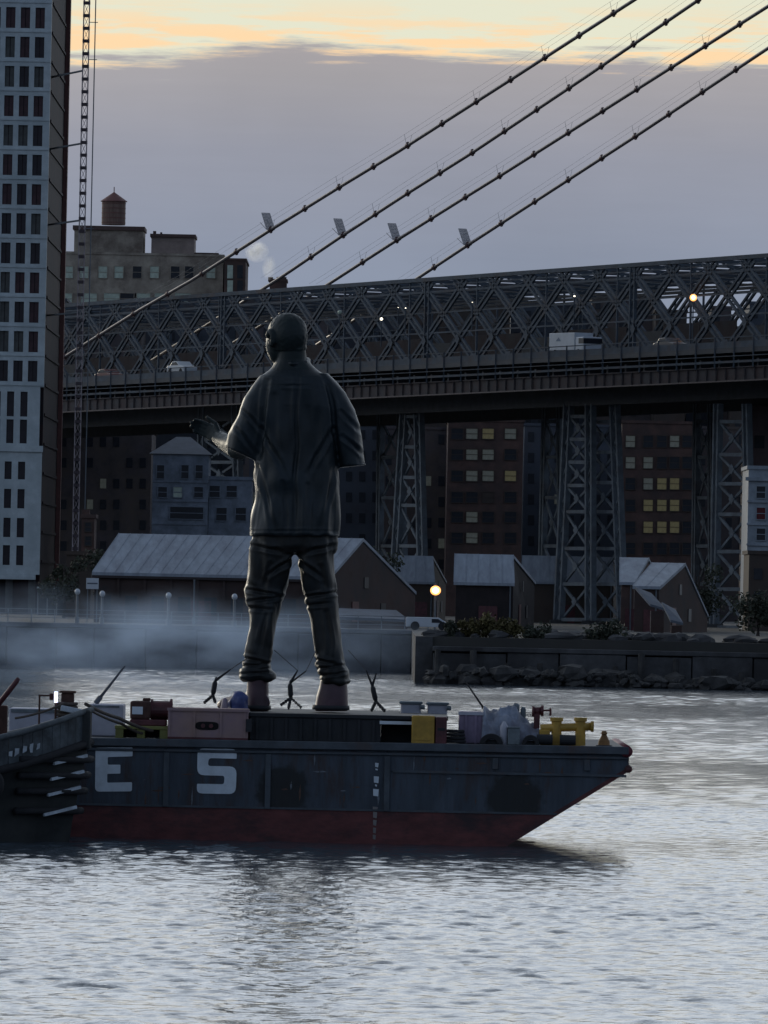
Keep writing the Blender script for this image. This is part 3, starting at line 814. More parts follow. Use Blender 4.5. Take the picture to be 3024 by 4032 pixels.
# ------------------------------------------------------------------ sheds along the quay
def shed(name, label, eave, ridge, Y, gable_px, gx_eave2, wallm=M_SHEDWALL, seams=True, slope=10):
    """front eave line (pxL,pyL,pxR) and ridge line (pxL,py,pxR); gable at right: far eave pixel"""
    (ea, ey, eb) = eave; (ra, ry, rb) = ridge
    e0 = at(ea, ey, Y); e1 = at(eb, ey, Y)
    t = thing(name, label, 'shed', ((e0.x + e1.x) / 2, Y, GZ))
    g2 = at(gx_eave2[0], gx_eave2[1], Y + 2 * slope); Yr = Y + slope
    for _ in range(3):
        xr_ = at(rb, ry, Yr).x; Yr = Y + 2 * slope * min(.8, max(.12, (xr_ - e1.x) / (g2.x - e1.x)))
    r0 = at(ra, ry, Yr); r1 = at(rb, ry, Yr); ez = (e0.z + e1.z) / 2; rz = (r0.z + r1.z) / 2
    th = .25
    MB().prism([(e0.x, Y - .4, ez), (e1.x, Y - .4, ez), (r1.x, Yr, rz), (r0.x, Yr, rz)], (0, 0, -th)).build('roof', M_ROOFPALE, t)
    b0 = (e0.x + .2); b1 = e1.x - .1
    YB = Y + 2 * slope
    MB().prism([(r0.x, Yr + .004, rz), (r1.x, Yr + .004, rz), (g2.x, YB, g2.z), (g2.x - (r1.x - r0.x), YB, g2.z)], (0, 0, -th)).build('roof', M_ROOFPALE, t)
    wall = MB(); wall.box((b0, Y, GZ - .3), (b1, Y + .4, ez - .1)); wall.build('wall', wallm, t)
    # gable end
    MB().prism([(b1 + .003, Y + .02, GZ - .3), (g2.x - .1, YB, GZ - .3), (g2.x - .1, YB, g2.z - .35), (r1.x - .08, Yr, rz - .35), (b1 + .003, Y + .02, ez - .35)], (-.4, .2, 0)).build('gable_wall', wallm, t)
    gd = Vector((g2.x - .1 - b1, YB - Y, 0)); gl = gd.length; gd.normalize(); gn = Vector((gd.y, -gd.x, 0))
    def onwall(f, h0, h1, w, nm, m_):
        c_ = Vector((b1, Y + .02, GZ)) + gd * (gl * f)
        MB().prism([c_ - gd * w + Vector((0, 0, h0)) + gn * .02, c_ + gd * w + Vector((0, 0, h0)) + gn * .02, c_ + gd * w + Vector((0, 0, h1)) + gn * .02, c_ - gd * w + Vector((0, 0, h1)) + gn * .02], gn * .06).build(nm, m_, t)
    onwall(.30, 0, 2.1, .8, 'door', M_MAROON); onwall(.62, .9, 2.0, .6, 'window', M_WINDARK)
    if rz - GZ > 5: onwall(.42, 3.2, 4.1, .5, 'window', M_WINDARK)
    MB().tube([(b1 - .25, Y - .08, GZ), (b1 - .25, Y - .08, ez - .25)], .07, 6).build('downpipe', M_POLE, t)
    MB().box((e0.x + (e1.x - e0.x) * .42, Y - .07, GZ), (e0.x + (e1.x - e0.x) * .42 + 1.6, Y - .004, GZ + 1.9)).build('door', M_MAROON, t)
    if seams:
        n = int((e1.x - e0.x) / .9)
        if n > 0:
            L = Vector((r0.x - e0.x, Yr - Y + .4, rz - ez))
            for i in range(n + 1):
                f = i / n; a = Vector((e0.x + (e1.x - e0.x) * f, Y - .4, ez + .03)); b = Vector((r0.x + (r1.x - r0.x) * f, Yr, rz + .03))
                MB().beam(a, b, .03, .02).build('seam', M_ROOFPALE, t)
    return t, e0, e1, ez
t, e0, e1, ez = shed('long_shed', 'long brick shed with a pale sheet roof behind the statue legs', (363, 2262, 1300), (468, 2110, 1432), 700, None, (1640, 2330))
rn = random.Random(9)
for i in range(9):
    f = (i + .5) / 9; x = e0.x + (e1.x - e0.x) * f
    MB().box((x - .5, 699.93, GZ + .8), (x + .5, 699.985, GZ + 2.2)).build('window', M_WINDARK, t)
    MB().box((x + .95, 699.80, GZ - .2), (x + 1.15, 699.99, ez - .3)).build('pilaster', M_SHEDWALL, t)
MB().box((e0.x, 699.6, ez - .45), (e1.x, 699.99, ez - .28)).build('gutter', mat('gutter_dark', (.03, .02, .02), .6), t)
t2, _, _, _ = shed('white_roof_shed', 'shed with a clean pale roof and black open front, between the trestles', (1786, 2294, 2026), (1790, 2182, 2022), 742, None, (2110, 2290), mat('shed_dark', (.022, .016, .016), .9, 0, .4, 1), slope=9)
t3, _, _, _ = shed('store_shed', 'pale roofed store partly hidden behind the first trestle', (1560, 2290, 1712), (1568, 2188, 1705), 905, None, (1760, 2290), M_BRICK2, slope=9)
t4, _, _, _ = shed('store_shed', 'pale roofed store seen through the middle trestle bracing', (2050, 2292, 2420), (2056, 2190, 2412), 905, None, (2470, 2292), M_BRICK2, slope=9)
t5, _, _, _ = shed('gabled_shed', 'left of two pale roofed gabled sheds beside the middle trestle', (2438, 2292, 2500), (2440, 2195, 2556), 760, None, (2620, 2330), M_BRICK, slope=9)
t6, _, _, _ = shed('gabled_shed', 'right of two pale gabled sheds, its brown gable end turned to the river', (2490, 2308, 2600), (2568, 2216, 2700), 735, None, (2790, 2420), M_SHEDWALL, slope=10)
# lean-to roofs in front of the gables
def leanto(label, x0, y0, x1, y1, x2, y2, x3, y3, Y):
    a = at(x0, y0, Y + 3); b = at(x1, y1, Y + 3); c = at(x2, y2, Y); d = at(x3, y3, Y)
    t = thing('lean_to', label, 'shed', ((c.x + d.x) / 2, Y, GZ))
    MB().prism([a, b, c, d], (0, 0, -.2)).build('roof', M_ROOFSLATE, t)
    MB().box((min(c.x, d.x) + .1, Y + .3, GZ - .2), (max(c.x, d.x) - .1, Y + 2.6, min(c.z, d.z) - .25)).build('wall', M_SHEDWALL, t)
leanto('low grey roofed lean to in front of the long shed gable', 1335, 2395, 1560, 2402, 1610, 2440, 1330, 2428, 690)
leanto('small slate lean to under the right hand gabled shed', 2500, 2310, 2565, 2335, 2620, 2395, 2560, 2378, 722)
leanto('slanting slate porch at the foot of the right hand gabled shed', 2605, 2370, 2660, 2400, 2690, 2452, 2640, 2440, 716)

# ------------------------------------------------------------------ quay furniture
def sign(px0, px1, py0, py1, Y, label):
    a = at(px0, py0, Y); b = at(px1, py1, Y)
    t = thing('notice_board', label, 'sign', ((a.x + b.x) / 2, Y, GZ))
    MB().box((a.x, Y, b.z), (b.x, Y + .08, a.z)).build('panel', M_TRUCK, t, bevel=.02)
    MB().box((a.x + .08, Y - .012, b.z + .45 * (a.z - b.z)), (b.x - .08, Y - .003, b.z + .58 * (a.z - b.z))).build('stripe', M_ROOFSLATE, t)
    for x in (a.x + .12, b.x - .12): MB().box((x - .04, Y + .085, GZ), (x + .04, Y + .16, a.z)).build('post', M_POLE, t)
sign(340, 388, 2276, 2320, 690, 'white notice board at the left end of the long shed')
def pole(px, py0, Y, label, head=True, r=.10):
    p = at(px, py0, Y); t = thing('lamp_post', label, 'lamp post', (p.x, Y, GZ))
    MB().tube([(p.x, Y, GZ), (p.x, Y, p.z - .2)], r, 8, None).build('pole', M_POLE, t)
    MB().tube([(p.x, Y, GZ), (p.x, Y, GZ + .5)], r * 1.9, 8).build('base', M_POLE, t)
    if head: MB().ball((p.x, Y, p.z), (.22, .22, .25), 10, 7).build('globe', M_TRUCK, t, True)
pole(305, 2330, 676, 'unlit globe lamp post nearest the tower foot')
pole(403, 2338, 680, 'unlit globe lamp post in front of the notice board')
pole(664, 2345, 672, 'unlit globe lamp post in front of the long shed, left of the statue')
pole(766, 2272, 699 - 3, 'tall thin post against the long shed wall', False, .07)
pole(924, 2350, 673, 'unlit lamp post just left of the statue knee')
def quay_lamp():
    p = at(1715, 2325, 690); t = thing('lit_lamp', 'bright orange lit lamp on the quay right of the statue', 'street lamp', (p.x, 690, GZ))
    MB().tube([(p.x, 690.3, GZ), (p.x, 690.3, p.z + .5), (p.x, 690, p.z + .55)], .08, 8).build('pole', M_POLE, t)
    MB().ball(p, (.42, .3, .38), 14, 10).build('lamp', M_LAMP_O, t, True)  # orange ball stands in for the halo around the lamp
    MB().ball(p - Vector((0, .25, 0)), (.26, .12, .23), 12, 8).build('glare_core', M_LAMP_W, t, True)  # white core of the glow, added as a ball before the globe
quay_lamp()
# parked white van / kiosk on the quay
def van(px, py, Y, L, H, label, m, name='parked_van', lor=False):
    p = at(px, py, Y); z = p.z
    t = thing(name, label, 'van', (p.x, Y, z))
    prof = [(-L / 2, .25), (-L / 2, H * .97), (-L / 2 + .1, H), (L * .22, H), (L * .38, H * .62), (L * .49, H * .52), (L / 2, H * .3), (L / 2, .25)]
    MB().prism([(p.x + a, Y - .85, z + b) for a, b in prof], (0, 1.7, 0)).build('body', m, t, bevel=.05)
    MB().prism([(p.x + L * .06, Y - .875, z + H * .6), (p.x + L * .06, Y - .875, z + H * .9), (p.x + L * .2, Y - .875, z + H * .9), (p.x + L * .33, Y - .875, z + H * .6)], (0, .02, 0)).build('window', M_WINDARK, t)
    for sx in (-.3, .3):
        MB().tube([(p.x + L * sx, Y - .95, z + .32), (p.x + L * sx, Y - .7, z + .32)], .33, 14).build('wheel', M_TYRE, t)
    return t
van(1688, 2482, 640, 3.4, .95, 'low white vehicle parked on the quay under the orange lamp', M_TRUCK)
# fence along the left quay
def fence():
    x0 = at(-60, 2480, YL + 1.5).x; x1 = at(1690, 2480, YL + 1.5).x; Y = YL + .8
    t = thing('quay_railing', 'low metal railing along the top of the left river wall', 'railing', ((x0 + x1) / 2, Y, GZ))
    n = int((x1 - x0) / 1.8)
    pm = emesh(MB().box((-.04, -.04, 0), (.04, .04, 1.05)), 'post', M_POLE)
    for i in range(n + 1): inst(pm, 'post', t, (x0 + 1.8 * i, Y, GZ + .05))
    for z in (.4, .72, 1.05): MB().box((x0, Y - .025, GZ + z), (x1, Y + .025, GZ + z + .05)).build('rail', M_POLE, t)
fence()
# bushes and trees: leaf-sized faces scattered through an uneven crown
def leafy(name, label, cat, px, pyb, Y, w, h, m, n, seed, trunk=True, zbase=None):
    rn = random.Random(seed); p = at(px, pyb, Y); z0 = GZ if zbase is None else zbase
    t = thing(name, label, cat, (p.x, Y, z0))
    if trunk:
        tr = MB(); tr.tube([(p.x, Y, z0 - .2), (p.x + .05, Y, z0 + h * .3), (p.x - .05, Y, z0 + h * .7)], .1, 7, [w * .05, w * .035, w * .015])
        for i in range(5):
            a = rn.uniform(0, 6.28); zz = z0 + h * rn.uniform(.25, .5)
            tr.tube([(p.x, Y, zz), (p.x + math.cos(a) * w * .3, Y + math.sin(a) * w * .3, zz + h * .28)], .03, 5, [w * .02, w * .006])
        tr.build('trunk', M_BARK, t)
    c = MB(); cl_ = [(rn.uniform(-.36, .36) * w, rn.uniform(-.3, .3) * w, rn.uniform(.28 if trunk else .1, .82) * h, rn.uniform(.16, .30) * w) for _ in range(9)]
    for i in range(n):
        cx, cy, cz, cr = rn.choice(cl_); d = Vector((rn.gauss(0, 1), rn.gauss(0, 1), rn.gauss(0, .8))).normalized() * cr * rn.uniform(.45, 1.05)
        q = Vector((p.x + cx, Y + cy, z0 + cz)) + d
        if q.z < z0 + .05: continue
        s_ = rn.uniform(.08, .17) * (1 + w * .08); u = Vector((rn.gauss(0, 1), rn.gauss(0, 1), rn.gauss(0, 1))).normalized(); v = u.cross(Vector((rn.gauss(0, 1), rn.gauss(0, 1), rn.gauss(0, 1)))).normalized()
        c.add([q - u * s_, q + v * s_ * .6, q + u * s_, q - v * s_ * .6], [(0, 1, 2, 3)])
    c.build('crown', m, t)
    return t
for i, (px, w, h, m, lab) in enumerate(((1838, 1.5, 1.3, M_LEAF, 'leftmost yellow autumn shrub on the quay edge'), (1895, 2.1, 1.9, M_LEAF, 'largest yellow autumn shrub on the quay edge'),
                                        (1955, 1.7, 1.2, M_LEAF, 'small yellow shrub between two larger ones'), (2010, 2.0, 1.5, M_LEAF, 'rightmost yellow autumn shrub on the quay edge'),
                                        (1790, 1.6, .9, M_LEAFD, 'dark green shrub left of the yellow shrubs'), (2120, 2.2, .9, M_LEAFD, 'dark green shrub at the foot of the middle trestle'),
                                        (2380, 2.6, 1.2, M_LEAFD, 'dark wide shrub right of the middle trestle foot'))):
    leafy('shrub', lab, 'shrub', px, 2560, YR + 3.2, w, h, m, 700, 40 + i, False)['group'] = 'shrubs on the quay'
for i, (px, Y, w, h, lab) in enumerate(((250, 760, 4.2, 6.5, 'dark tree beside the tower foot'), (415, 775, 3.6, 7.0, 'dark tree rising behind the left end of the shed'), (560, 790, 4.6, 8.0, 'dark tree behind the roof of the long shed'),
                                        (1475, 800, 4.4, 7.5, 'dark tree just right of the long shed gable'), (2750, 770, 5.2, 7.0, 'dark tree right of the gabled sheds'), (2985, 700, 4.0, 4.5, 'dark round tree at the right edge'))):
    leafy('tree', lab, 'tree', px, 2440, Y, w, h, M_LEAFD, 1500, 60 + i)['group'] = 'dark trees behind the quay'

#==BRIDGE==
# ------------------------------------------------------------------ suspension bridge approach span
def bridge():
    S0, S1 = -70.0, 300.0
    t = thing('suspension_bridge', 'dark steel lattice bridge with four cables crossing behind the statue', 'bridge', BP(60, 0, 0) - Vector((0, 0, zb(60) - GZ)))
    PAN = 7.5; TH = 9.45
    def longm(name, o, h, w, hh, m=M_STEEL, s0=S0, s1=S1):
        return MB().beam(BP(s0, o, h), BP(s1, o, h), w, hh).build(name, m, t)
    WID = 19.0
    for o in (0, WID):
        longm('top_chord', o, TH, .5, .42)
        longm('bottom_chord', o, 0, .6, .9)
        longm('rail_beam', o, 3.7, .18, .16)
        longm('upper_rail', o, TH - 1.35, .16, .22); longm('upper_rail', o, TH - .65, .12, .16); longm('upper_rail', o, TH * .62, .12, .14)
    # web members share meshes
    vec = lambda s, h: AX * s + Vector((0, 0, h + GR * s))
    dspan = PAN * 1.67
    def lat(a, b, w, name, m):
        mb_ = MB()
        # built up from two flanges and lacing
        p, q = vec(*a), vec(*b); d = (q - p); side = d.normalized().cross(NRM).normalized() * w
        mb_.beam(p + side, q + side, .27, .24, NRM); mb_.beam(p - side, q - side, .27, .24, NRM)
        n = 9
        for i in range(n):
            mb_.beam(p + d * (i / n) + side * (1 if i % 2 else -1), p + d * ((i + 1) / n) - side * (1 if i % 2 else -1), .09, .06, NRM)
        return emesh(mb_, name, m)
    up_r = lat((0, .3), (dspan, TH - .2), .3, 'diagonal', M_STEEL); up_l = lat((0, .3), (-dspan, TH - .2), .3, 'diagonal', M_STEEL)
    vt = emesh(MB().beam(vec(0, .3), vec(0, TH), .16, .2, NRM), 'hanger', M_STEEL)
    gus = MB(); g0 = vec(0, .45)
    gus.prism([vec(-.9, .3) - NRM * .36, vec(.9, .3) - NRM * .36, vec(.55, 1.25) - NRM * .36, vec(-.55, 1.25) - NRM * .36], NRM * .06)
    gus = emesh(gus, 'gusset', M_STEEL)
    xg = emesh(MB().prism([vec(-.5, 2.85) - NRM * .33, vec(0, 2.2) - NRM * .33, vec(.5, 2.85) - NRM * .33, vec(0, 3.5) - NRM * .33], NRM * .05), 'gusset', M_STEEL)
    strut = MB(); strut.beam(vec(0, TH) + NRM * .3, vec(0, TH) + NRM * (WID - .3), .25, .3)
    strut.beam(vec(0, TH - 1.35) + NRM * .3, vec(0, TH - 1.35) + NRM * (WID - .3), .2, .2)
    for i in range(6):
        a = NRM * (.3 + (WID - .6) * i / 6); b = NRM * (.3 + (WID - .6) * (i + 1) / 6)
        strut.beam(vec(0, TH if i % 2 else TH - 1.35) + a, vec(0, TH - 1.35 if i % 2 else TH) + b, .12, .12)
    strut = emesh(strut, 'portal_strut', M_STEEL)
    lx = MB(); lx.beam(vec(0, TH + .02) + NRM * .3, vec(PAN * 2, TH + .02) + NRM * (WID - .3), .16, .14); lx.beam(vec(PAN * 2, TH - .16) + NRM * .3, vec(0, TH - .16) + NRM * (WID - .3), .16, .14)
    lx = emesh(lx, 'lateral_brace', M_STEEL)
    # panel phase so that a bottom node falls at photo x 1610
    sph = s_of(on_bridge(1610, 1430, 0)) % PAN
    n0 = int((S0 - sph) / PAN); n1 = int((S1 - sph) / PAN)
    for i in range(n0 + 2, n1 - 1):
        s = sph + i * PAN; b = BP(s, 0, 0)
        far = b + NRM * WID
        if s > 215: break
        for base in (b, far):
            inst(up_r, 'diagonal', t, base); inst(up_l, 'diagonal', t, base)
            inst(gus, 'gusset', t, base)
            inst(xg, 'gusset', t, base + AX * (PAN / 2) + Vector((0, 0, GR * PAN / 2)))
        inst(strut, 'portal_strut', t, b)
        if i % 2 == 0:
            inst(lx, 'lateral_brace', t, b)
            inst(vt, 'hanger', t, b); inst(vt, 'hanger', t, far)
    for px in (95, 880, 1682, 2490, 3290):
        p = on_bridge(px, 1300, 0); s = s_of(p)
        for o in (0, WID):
            mb_ = MB()
            for da in (-.42, .42): mb_.beam(BP(s + da, o, 0), BP(s + da, o, TH), .2, .36, NRM)
            for k in range(9): mb_.beam(BP(s - .4, o, TH * k / 9), BP(s + .4, o, TH * (k + 1) / 9), .10, .08, NRM)
            mb_.build('main_post', M_STEEL, t)
    # roadway decks
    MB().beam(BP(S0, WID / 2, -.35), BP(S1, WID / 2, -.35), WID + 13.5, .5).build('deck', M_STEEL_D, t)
    # outer roadway parapets, near side
    longm('parapet', -6.6, .1, .25, .85); longm('handrail', -6.6, .95, .12, .10, M_STEEL)
    longm('parapet', WID + 6.6, .1, .25, .85)
    longm('edge_girder', -6.7, -1.5, .22, .22, M_STEEL); longm('walk_rail', -6.9, -.95, .08, .08, M_STEEL)
    longm('fascia_girder', -6.3, -2.72, .35, 1.25, M_RUSTBEAM); longm('fascia_flange', -6.35, -3.4, .8, .14, mat('flange_grey', (.065, .045, .045), .6, 0, .3, 1))
    longm('fascia_flange', -6.35, -2.05, .6, .12, M_RUSTBEAM)
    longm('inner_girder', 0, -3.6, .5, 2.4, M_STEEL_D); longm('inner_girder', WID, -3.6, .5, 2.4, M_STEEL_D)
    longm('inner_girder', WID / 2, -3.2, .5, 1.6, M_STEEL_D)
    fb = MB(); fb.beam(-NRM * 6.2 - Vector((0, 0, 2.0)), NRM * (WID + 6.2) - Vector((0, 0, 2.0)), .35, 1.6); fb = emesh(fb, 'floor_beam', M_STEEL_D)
    st = emesh(MB().beam(-NRM * 6.75 - Vector((0, 0, 2.1)), -NRM * 6.75 + Vector((0, 0, 1.0)), .16, .16), 'railing_post', M_STEEL)
    stf = emesh(MB().beam(-NRM * 6.56 - Vector((0, 0, 3.32)), -NRM * 6.56 - Vector((0, 0, 2.1)), .12, .10), 'stiffener', M_RUSTBEAM)
    i = 0; s = S0 + 3
    while s < 215:
        b = BP(s, 0, 0)
        inst(fb, 'floor_beam', t, b); inst(st, 'railing_post', t, b); inst(stf, 'stiffener', t, b); inst(stf, 'stiffener', t, b + AX * 1.875)
        s += 3.75; i += 1
    # inner screens: solid rusty panels alongside the tracks
    pn = emesh(MB().beam(vec(0.06, 2.0), vec(PAN - .06, 2.0), .08, 3.2), 'track_screen', M_RUSTBEAM)
    pn2 = emesh(MB().beam(vec(0.06, 1.7), vec(PAN - .06, 1.7), .08, 2.6), 'track_screen', M_STEEL_D)
    for i in range(n0 + 2, n1 - 1):
        s = sph + i * PAN
        if s > 215: break
        inst(pn if i % 3 else pn2, 'track_screen', t, BP(s, 5.5, 0)); inst(pn2, 'track_screen', t, BP(s, 13.0, 0))
    for oo in (5.5, 9.5, 13.5):
        longm('stringer', oo, TH - .9, .3, .3); longm('stringer', oo, TH - 2.3, .2, .25, M_STEEL_D)
    # ---- cables
    cabs = [(-1.6, [(222, 1426), (553, 1219), (753, 1105), (900, 1011), (1066, 905), (1338, 736), (1563, 600), (2035, 298), (2500, -2)], [1066 - 135 * k for k in range(6, 0, -1)] + [1066 + 135 * k for k in range(0, 12)]),
            (8.4, [(1040, 1135), (1099, 1097), (1348, 928), (1603, 762), (1861, 600), (2310, 300), (2750, 0)], [1225 + 127 * k for k in range(13)]),
            (14.9, [(1230, 1158), (1285, 1124), (1563, 945), (1828, 779), (1988, 680), (2510, 350), (3024, 25)], [1428 + 135 * k for k in range(12)]),
            (25.4, [(1580, 1138), (1636, 1101), (1842, 965), (2000, 862), (2520, 525), (3024, 190)], [1710 + 132 * k for k in range(11)])]
    gates = [1066, 1350, 1563, 1842]
    clm = MB(); clm.tube([(0, 0, -.30), (0, 0, -.22), (0, 0, .22), (0, 0, .30)], .3, 10, [.21, .28, .28, .21]); clm.box((-.10, -.37, -.14), (.10, -.26, .14)); clm.box((-.10, .26, -.14), (.10, .37, .14))
    clm = emesh(clm, 'clamp', M_CLAMP)
    for ci, (o, pts, cl_) in enumerate(cabs):
        P = [on_bridge(x, y, o) for x, y in pts]
        P.sort(key=s_of)
        d = (P[-1] - P[-2]).normalized(); P.append(P[-1] + d * 60)
        if ci: P.insert(0, P[0] - (P[1] - P[0]).normalized() * 30)
        else: P.insert(0, P[0] - (P[1] - P[0]).normalized() * 40)
        c = MB().tube(P, .19, 12).build('main_cable', M_CABLE, t, True)
        hr = MB()
        for dn in (-.45, .45):
            hr.tube([p + NRM * dn + Vector((0, 0, 1.15)) for p in P[1:]], .012, 4)
        hr.build('hand_rope', M_POLE, c)
        for j, x in enumerate(cl_):
            # y on cable
            for (xa, ya), (xb, yb) in zip(pts, pts[1:]):
                if xa <= x <= xb:
                    y = ya + (yb - ya) * (x - xa) / (xb - xa); break
            else: continue
            q = on_bridge(x, y, o)
            # snap to the polyline
            dd = (on_bridge(xb, yb, o) - on_bridge(xa, ya, o)).normalized()
            rot = dd.to_track_quat('Z', 'Y').to_euler()
            inst(clm, 'clamp', c, q, rot)
            if j % 2 == 0:
                ps = MB()
                for dn in (-.45, .45): ps.beam(q + NRM * dn * .4, q + NRM * dn + Vector((0, 0, 1.15)), .025)
                ps.build('rope_post', M_POLE, c)
        # climbing barrier
        x = gates[ci]
        for (xa, ya), (xb, yb) in zip(pts, pts[1:]):
            if xa <= x <= xb: y = ya + (yb - ya) * (x - xa) / (xb - xa); break
        q = on_bridge(x, y, o); dd = (on_bridge(xb, yb, o) - on_bridge(xa, ya, o)).normalized()
        nn = dd.cross(NRM).normalized()
        if nn.z < 0: nn = -nn
        g = MB(); W = .5; H = 2.3
        nn = (nn + dd * -.35).normalized()
        for k in range(9): g.beam(q + NRM * (-W + 2 * W * k / 8), q + NRM * (-W + 2 * W * k / 8) + nn * H, .07, .05)
        for k in range(12): g.beam(q + NRM * -W + nn * (H * k / 11), q + NRM * W + nn * (H * k / 11), .06, .05)
        for k in range(2): g.beam(q + NRM * (W * (1 if k else -1)), q + NRM * (W * (1 if k else -1)) + dd * -.9 + nn * 1.3, .05)
        g.build('climbing_barrier', M_GATE, c)
    # ---- trestle towers
    def trestle(legs, ybr, o, yt=1590, w=1.15):
        """legs: list of (px_top, px_bottom); horizontals at ybr"""
        P = []
        tr = None
        for (a, b) in legs:
            p = on_bridge(a, yt, o); q = on_bridge(b, 2440, o)
            q = p + (q - p) * ((p.z - GZ) / (p.z - q.z))
            P.append((p, q))
        ctr = sum((q for _, q in P), Vector()) / len(P)
        for si, (p, q) in enumerate(P):
            d = (q - p); u = AX * (w / 2)
            m_ = MB(); m_.beam(p - u, q - u, .30, .6, NRM); m_.beam(p + u, q + u, .30, .6, NRM)
            n = int(d.length / 1.5)
            for i in range(n):
                sg = 1 if i % 2 else -1
                m_.beam(p + d * (i / n) - u * sg, p + d * ((i + 1) / n) + u * sg, .2, .14, NRM)
            leg = m_.build('trestle_leg', M_TREST, t)
            if tr is None: tr = leg
            MB().box(q + Vector((-.9, -.9, -.3)), q + Vector((.9, .9, .35))).build('footing', M_CONC, leg)
        def pt(i, y):
            p, q = P[i]; z = at(legs[i][0], y, (p.y + q.y) / 2).z; f = (p.z - z) / (p.z - q.z); return p + (q - p) * f
        for i in range(len(P) - 1):
            prev = None
            for y in ybr:
                a, b = pt(i, y), pt(i + 1, y); k = AX * .3
                MB().beam(a + k, b - k, .36, .36).build('horizontal_brace', M_TREST, t)
                if prev:
                    m_ = MB(); m_.beam(prev[0] + k, b - k, .28, .2, NRM); m_.beam(prev[1] - k + NRM * .2, a + k + NRM * .2, .28, .2, NRM)
                    mid = (prev[0] + prev[1] + a + b) / 4
                    m_.prism([mid - NRM * .15 + AX * .55, mid - NRM * .15 + Vector((0, 0, .55)), mid - NRM * .15 - AX * .55, mid - NRM * .15 - Vector((0, 0, .55))], NRM * .08)
                    m_.build('cross_brace', M_TREST, t)
                prev = (a, b)
    lv = [1640, 1730, 1820, 1912, 2015, 2160, 2300, 2440]
    trestle([(1596, 1545), (1648, 1668)], [1640, 1760, 1880, 1990, 2150, 2300, 2440], 1.0)
    trestle([(1500, 1492), (1575, 1595)], [1660, 1800, 1960, 2150, 2300], 19.0, w=.6)
    trestle([(2240, 2200), (2325, 2325)], lv, 0.0)
    trestle([(2325, 2325), (2420, 2452)], [1660, 1780, 1900, 2015, 2160, 2300, 2440], 1.2)
    trestle([(2150, 2130), (2205, 2215)], [1660, 1800, 1960, 2150, 2300], 19.0, w=.6)
    trestle([(2828, 2812), (2940, 2958)], [1660, 1790, 1905, 2025, 2172, 2320, 2470], 0.0, w=.8)
    trestle([(2745, 2735), (2800, 2806)], [1660, 1800, 1960, 2150, 2300], 19.0, w=.5)
    trestle([(800, 780), (930, 950)], lv, 0.0)
    return t
bridge()

# ------------------------------------------------------------------ traffic and lamps on the bridge
def box_truck():
    o = -4.2; p = on_bridge(2265, 1400, o); s = s_of(p); b = BP(s, o, -.1)
    t = thing('box_truck', 'white box truck driving on the bridge roadway at the right', 'truck', b)
    L = 7.2; W = 2.2; H = 2.0
    def blk(s0, s1, z0, z1, w=W): return [b + AX * a + NRM * n + Vector((0, 0, z)) for z in (z0, z1) for a, n in ((s0, -w / 2), (s1, -w / 2), (s1, w / 2), (s0, w / 2))]
    fs = [(0, 3, 2, 1), (4, 5, 6, 7), (0, 1, 5, 4), (1, 2, 6, 5), (2, 3, 7, 6), (3, 0, 4, 7)]
    MB().add(blk(-L / 2, L * .24, .75, 2.55), fs).build('cargo_box', M_TRUCK, t, bevel=.04)
    MB().add(blk(L * .26, L / 2, .5, 2.1), fs).build('cab', M_TRUCK, t, bevel=.12)
    MB().add(blk(-L / 2, L / 2, .45, .74, 1.8), fs).build('chassis', M_CARD, t)
    MB().add(blk(L * .36, L / 2 + .02, 1.4, 1.95, W + .02), fs).build('window', M_WINDARK, t)
    for sx in (-.32, .36):
        c = b + AX * L * sx - NRM * W / 2 + Vector((0, 0, .42)); MB().tube([c - NRM * .03, c + NRM * .3], .42, 14).build('wheel', M_TYRE, t)
    # faded mark on the box side
    q = b + AX * (-1.6) - NRM * (W / 2 + .012)
    MB().prism([q + Vector((0, 0, 1.7)) - AX * .6, q + Vector((0, 0, 1.7)) + AX * .5, q + Vector((0, 0, 2.1))], -NRM * .01).build('side_mark', mat('mark_blue', (.16, .22, .30), .6), t)
box_truck()
def car(px, py, o, m, label, L=4.3, hb=0, h=-.1):
    p = on_bridge(px, py, o); b = BP(s_of(p), o, h)
    t = thing('car', label, 'car', b)
    prof = [(-.5, .35), (-.5, .85), (-.44, .98), (-.30, 1.05), (-.20, 1.45), (.06, 1.50), (.24, 1.05), (.44, .92), (.5, .75), (.5, .35)]
    MB().prism([b + AX * (a * L) - NRM * .85 + Vector((0, 0, z)) for a, z in prof], NRM * 1.7).build('body', m, t, bevel=.05)
    MB().prism([b + AX * (a * L) - NRM * .862 + Vector((0, 0, z)) for a, z in ((-.26, 1.06), (-.17, 1.38), (.04, 1.42), (.18, 1.06))], NRM * .01).build('window', M_WINDARK, t)
    for a in (-.31, .31):
        c = b + AX * L * a - NRM * .86 + Vector((0, 0, .35)); MB().tube([c - NRM * .02, c + NRM * .2], .34, 12).build('wheel', M_TYRE, t)
    return t
car(716, 1478, -5.2, M_CARW, 'small white car on the near roadway of the bridge, left of the statue', h=.25)
car(430, 1490, -4.6, M_CARR, 'dark red car on the bridge roadway near the tower')
car(2640, 1380, -4.4, M_CARD, 'dark car on the bridge roadway right of the white truck')
def blamp(px, py, o, m, r, label, pole_h=3.0):
    p = on_bridge(px, py, o)
    t = thing('bridge_lamp', label, 'street lamp', p - Vector((0, 0, pole_h)))
    MB().tube([p - Vector((0, 0, pole_h)), p + Vector((0, 0, .1))], .06, 6).build('pole', M_STEEL, t)
    MB().ball(p, r, 12, 8).build('lamp', m, t, True)
    if r > .3: MB().ball(p - Vector((0, r * .62, 0)), (r * .6, r * .45, r * .6), 12, 8).build('glare_core', M_LAMP_W, t, True)  # large lamp only: white glow core added in front of the halo ball
